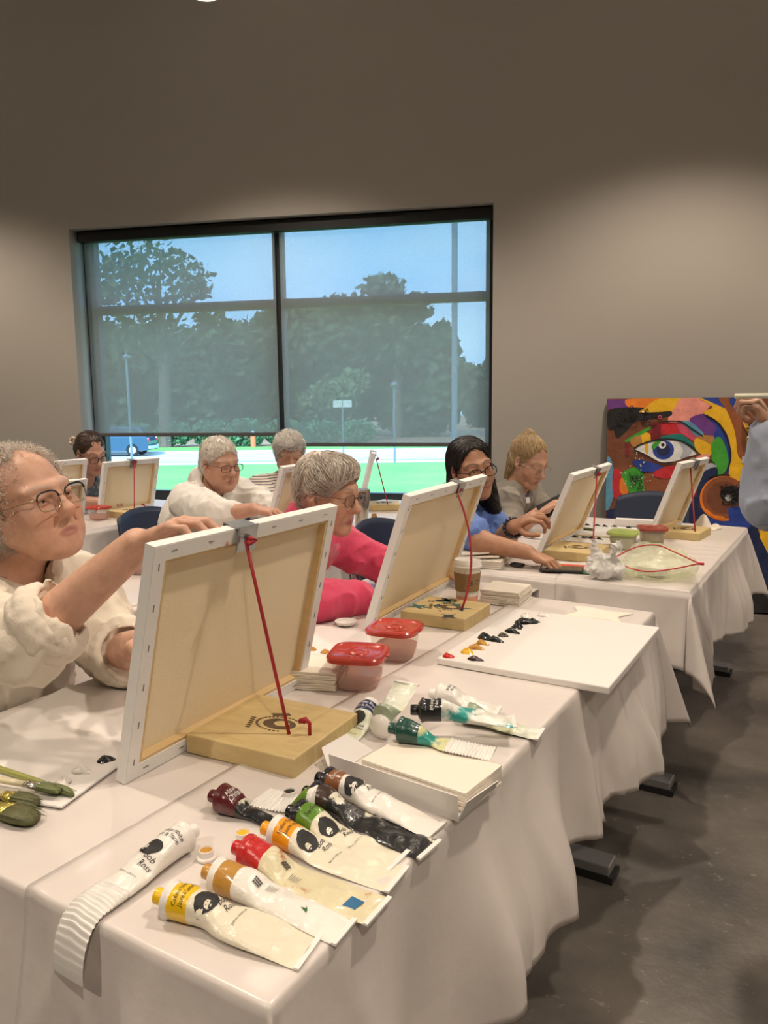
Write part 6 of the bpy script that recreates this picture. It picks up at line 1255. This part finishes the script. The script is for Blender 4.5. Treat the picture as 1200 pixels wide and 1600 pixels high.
paint_tube('empty pale green tube sticking up beside the dark green one', (-.735, 1.165), (-.735, 1.235), cGy, m_clearw, .12, .026, emblem=False, sign=False, vol=False, fat=.005, z0=.004, z1=.075, capped=False)
# ------------------------------------------------------------------ the big eye painting leaning on the wall
def paintcol(n_, c): return M('acrylic '+n_, c, .4, var=(14, tuple(min(1, q*1.35+.01) for q in c), .35, .7), bump=(30, .3), coat=.2)
AC = dict(brown=paintcol('brown', (.17, .055, .025)), purple=paintcol('purple', (.14, .04, .22)), orange=paintcol('orange', (.75, .20, .02)), yellow=paintcol('yellow', (.75, .42, .015)), pink=paintcol('pink', (.75, .28, .23)), black=paintcol('black', (.012, .011, .012)), red=paintcol('red', (.50, .02, .03)), rose=paintcol('rose', (.55, .07, .13)), teal=paintcol('teal', (.01, .17, .15)), blue=paintcol('blue', (.02, .05, .28)), gold=paintcol('gold brown', (.42, .20, .05)), white=paintcol('white', (.72, .72, .70)), grey=paintcol('grey', (.42, .44, .48)), green=paintcol('green', (.05, .32, .03)), navy=paintcol('navy', (.01, .018, .07)), rust=paintcol('rust', (.26, .08, .03)), sky=paintcol('steel blue', (.10, .28, .42)), dkred=paintcol('dark red', (.18, .012, .018)))
AK = list(AC)
def smoothpoly(P, n_=4):
    N = len(P); out_ = []
    for i in range(N):
        p0, p1, p2, p3 = (Vector(P[(i+k-1) % N]) for k in range(4))
        for k in range(n_): u = k/n_; out_.append(tuple(.5*((2*p1)+(p2-p0)*u+(2*p0-5*p1+4*p2-p3)*u*u+(3*p1-p0-3*p2+p3)*u**3)))
    return out_
def strokepoly(P, w):
    P = [Vector(p) for p in spline([(x, y, 0) for x, y in P], 5)]; L_, R_ = [], []
    for i, p in enumerate(P):
        d = (P[min(i+1, len(P)-1)]-P[max(i-1, 0)]).normalized(); n_ = Vector((-d.y, d.x, 0)); k = w/2*(1 if 0 < i < len(P)-1 else .4); L_.append(p+n_*k); R_.append(p-n_*k)
    return L_, R_
circ = lambda x, y, r, ry=None, n_=28: [(x+r*math.cos(6.2832*k/n_), y+(ry or r)*math.sin(6.2832*k/n_)) for k in range(n_)]
PW, PH = 1.62, 1.36; SX, SY = PW/1880., PH/1560.     # layout units to metres
ART = [('purple', [(50, 68), (230, 68), (210, 132), (50, 140)], 0), ('orange', [(195, 66), (450, 64), (430, 135), (300, 150), (205, 128)], 1), ('yellow', [(430, 64), (610, 60), (570, 125), (500, 190), (240, 190), (310, 140)], 1), ('pink', [(590, 62), (770, 60), (790, 115), (640, 265), (490, 235), (545, 115)], 1),
 ('sky', [(52, 520), (95, 550), (115, 760), (52, 900)], 1), ('red', [(105, 590), (190, 640), (215, 800), (110, 800)], 1), ('orange', [(165, 650), (230, 705), (190, 790), (150, 740)], 1), ('green', [(165, 620), (265, 575), (330, 640), (370, 800), (250, 800), (190, 690)], 1), ('rust', [(330, 620), (560, 600), (620, 760), (400, 900)], 1),
 ('black', [(60, 145), (310, 130), (280, 165), (420, 165), (510, 160), (505, 195), (400, 215), (260, 235), (200, 300), (125, 360), (100, 300), (60, 290)], 1), ('red', [(345, 350), (380, 285), (450, 245), (570, 248), (650, 290), (570, 335), (430, 330), (385, 365)], 1), ('rose', [(555, 238), (625, 265), (725, 345), (760, 430), (650, 365), (575, 310)], 1), ('teal', [(420, 352), (560, 325), (610, 345), (695, 425), (680, 445), (560, 378), (440, 368)], 1), ('yellow', [(295, 330), (350, 318), (375, 378), (300, 400)], 1), ('green', [(180, 375), (260, 325), (400, 245), (415, 262), (280, 345), (190, 395)], 0), ('gold', [(225, 365), (295, 340), (300, 420), (240, 420)], 1),
 ('purple', [(655, 205), (745, 183), (835, 262), (840, 350), (765, 335), (690, 285), (645, 240)], 1), ('sky', [(575, 235), (650, 240), (745, 330), (700, 350), (630, 285)], 1), ('gold', [(715, 340), (810, 345), (805, 410), (745, 440), (680, 380)], 1), ('yellow', [(690, 360), (805, 420), (775, 500), (690, 440)], 1), ('pink', [(690, 500), (785, 475), (765, 530), (680, 575)], 1), ('yellow', [(700, 60), (860, 110), (945, 205), (990, 335), (1005, 500), (1045, 660), (930, 645), (930, 500), (900, 330), (830, 230), (735, 172), (800, 130)], 1), ('blue', [(715, 62), (860, 60), (895, 145), (800, 100)], 0), ('rust', [(845, 60), (1020, 60), (1010, 200), (1005, 400), (1045, 520), (985, 490), (960, 320), (900, 160)], 1), ('blue', [(918, 68), (955, 70), (985, 150), (962, 165), (920, 100)], 1), ('blue', [(740, 190), (835, 240), (905, 330), (932, 450), (920, 600), (898, 600), (903, 470), (880, 370), (842, 390), (812, 345), (825, 270)], 1), ('green', [(800, 400), (850, 348), (900, 430), (918, 560), (850, 645), (808, 600), (800, 480)], 1),
 ('white', [(250, 440), (290, 410), (400, 376), (520, 370), (620, 400), (700, 468), (620, 500), (540, 530), (440, 535), (340, 482), (270, 455)], 1), ('grey', [(570, 392), (630, 408), (665, 450), (640, 490), (580, 510), (600, 450)], 1), ('yellow', [(325, 408), (350, 400), (352, 470), (335, 470)], 1), ('blue', circ(460, 445, 76, 72), 0), ('navy', circ(460, 445, 48, 46), 0), ('white', circ(452, 408, 27), 0), ('black', circ(456, 408, 13), 0), ('green', [(375, 420), (400, 385), (450, 370), (430, 400), (410, 425), (385, 445)], 1),
 ('blue', [(240, 530), (330, 522), (485, 588), (330, 612), (270, 572)], 1), ('red', [(400, 605), (540, 560), (520, 650), (420, 650)], 1), ('dkred', [(368, 250), (440, 235), (440, 360), (368, 372)], 0), ('dkred', [(185, 390), (212, 390), (212, 490), (190, 490)], 0),
 ('grey', [(640, 650), (690, 575), (770, 545), (835, 552), (800, 620), (700, 655)], 1), ('navy', [(630, 690), (720, 620), (830, 570), (840, 640), (745, 720), (720, 900), (780, 1010), (600, 1010)], 1), ('dkred', [(600, 690), (690, 680), (700, 780), (620, 800)], 1),
 ('navy', [(700, 880), (1180, 800), (1190, 1080), (680, 1060)], 1), ('blue', [(760, 930), (1040, 880), (1060, 1020), (740, 1030)], 1), ('orange', circ(888, 800, 165), 0), ('rust', circ(894, 792, 154), 0), ('brown', circ(890, 795, 120), 0), ('black', circ(945, 770, 78, 66), 1), ('white', circ(922, 795, 24), 0), ('blue', [(920, 870), (1010, 850), (1020, 960), (930, 960)], 0),
 ('gold', [(1010, 245), (1085, 290), (1135, 420), (1085, 445), (1050, 345)], 1), ('black', [(1050, 260), (1120, 265), (1130, 380), (1085, 330)], 1), ('grey', [(1010, 495), (1080, 470), (1130, 470), (1110, 560), (1010, 540)], 0), ('rust', [(1030, 540), (1100, 560), (1080, 640), (1040, 640)], 1),
 ('brown', [(1130, 60), (1500, 60), (1500, 400), (1180, 500)], 1), ('purple', [(1140, 500), (1400, 420), (1450, 700), (1180, 860)], 1), ('gold', [(1120, 880), (1230, 900), (1240, 1150), (1150, 1080)], 1), ('yellow', [(1150, 1000), (1260, 980), (1290, 1330), (1170, 1330)], 1), ('orange', [(1150, 1310), (1300, 1300), (1300, 1420), (1150, 1420)], 1), ('blue', [(1300, 700), (1600, 600), (1700, 1000), (1320, 1200)], 1), ('green', [(1500, 200), (1800, 200), (1850, 600), (1560, 560)], 1), ('navy', [(60, 900), (700, 1000), (1150, 1090), (1150, 1610), (60, 1610)], 1), ('black', [(60, 1420), (1920, 1420), (1920, 1625), (60, 1625)], 0)]
STROKES = [('black', [(250, 440), (290, 408), (400, 373), (520, 367), (620, 397), (702, 470)], 11), ('black', [(250, 445), (340, 487), (440, 540), (540, 535)], 10), ('black', [(560, 375), (650, 410), (700, 468)], 8), ('black', [(430, 240), (570, 236), (650, 285), (740, 345)], 9), ('black', [(750, 188), (850, 258), (912, 380), (932, 500), (908, 602)], 12), ('black', [(780, 650), (860, 628), (935, 630)], 10), ('orange', [(760, 880), (820, 930), (900, 945)], 26), ('black', [(700, 520), (770, 505), (830, 555)], 7), ('white', [(690, 620), (705, 600), (715, 585)], 12), ('yellow', [(1012, 240), (1050, 330), (1070, 430)], 10)]
p0 = room(.36, YW-.235, .012); lean = math.radians(7.5)
t = thing('eye_painting', 'large colourful painting of an eye leaning against the back wall', 'painting', p0, ROOM); t.rotation_euler = (-lean, 0, ROOM)
box('stretcher_frame', (PW/2, .02, PH/2), (PW, .036, PH), M('dark painted edge', (.10, .07, .08), .6), t)
mb = MB(); lay = 0
mb.add([(0, 0, 0), (PW, 0, 0), (PW, 0, PH), (0, 0, PH)], [(0, 1, 2, 3)], AK.index('brown'))
def pt(x, y, l_): return (max(0, min(PW, (x-50)*SX)), -.0005-.00012*l_, max(0, min(PH, PH-(y-62)*SY)))
for c, P, sm in ART:
    lay += 1; Q = smoothpoly(P) if sm else P; V = [pt(x, y, lay) for x, y in Q]; mb.add(V, [tuple(range(len(V)))], AK.index(c))
for c, P, w in STROKES:
    lay += 1; L_, R_ = strokepoly(P, w); V = [pt(p.x, p.y, lay) for p in L_]+[pt(p.x, p.y, lay) for p in R_]; n_ = len(L_); mb.add(V, [(i, i+1, n_+i+1, n_+i) for i in range(n_-1)], AK.index(c))
mb.build('painted_image', [AC[k] for k in AK], t)
# glued-on collage bits: beads, dark curls of wire and brass keys
r = random.Random(3); m_bead = M('pearl bead', (.7, .68, .65), .3)
for i in range(26):
    x, y = r.choice([(300+r.gauss(0, 18), 540+r.gauss(0, 45)), (r.uniform(110, 420), r.uniform(560, 760))]); MB().lathe([(.001, 0), (.0045, .002), (.0045, .004), (.001, .006)], n=8, mat=Matrix.Rotation(math.radians(90), 3, 'X')).build('glued_bead', m_bead, t, (pt(x, y, 0)[0], -.008, pt(x, y, 0)[2]))
def curls(name, cx_, cy_, sx_, sy_, n_, mat, seed):
    r = random.Random(seed); b_ = MB()
    for i in range(n_):
        x, y = cx_+r.uniform(-sx_, sx_), cy_+r.uniform(-sy_, sy_); q = pt(x, y, 0); ph = r.uniform(0, 6); rr = r.uniform(.008, .018)
        b_.tube([(q[0]+rr*math.cos(ph+a*.7)+.004*a, -.012-.003*math.sin(a+ph), q[2]+rr*math.sin(ph+a*.7)) for a in range(9)], .0018, 5)
    b_.build(name, mat, t)
curls('glued_wire_curls', 230, 210, 130, 60, 26, AC['black'], 1); curls('glued_wire_curls', 945, 770, 80, 70, 40, AC['black'], 2); curls('glued_wire_curls', 250, 680, 40, 60, 12, AC['black'], 4)
m_brassk = M('brass keys', (.75, .55, .15), .25, metal=.9)
for i in range(9): q = pt(1050+r.uniform(-20, 50), 270+i*24, 0); MB().tube([(q[0]+.014*math.cos(a*.52), -.014, q[2]+.014*math.sin(a*.52)) for a in range(12)], .004, 6, closed=True).build('brass_key', m_brassk, t, smooth=True)
for x, y in ((430, 205), (225, 128), (335, 160), (630, 775)): q = pt(x, y, 0); MB().tube([(q[0]+.010*math.cos(a*.52), -.012, q[2]+.010*math.sin(a*.52)) for a in range(12)], .003, 6, closed=True).build('glued_ring', AC['rose' if x in (430, 630) else 'black'], t, smooth=True)
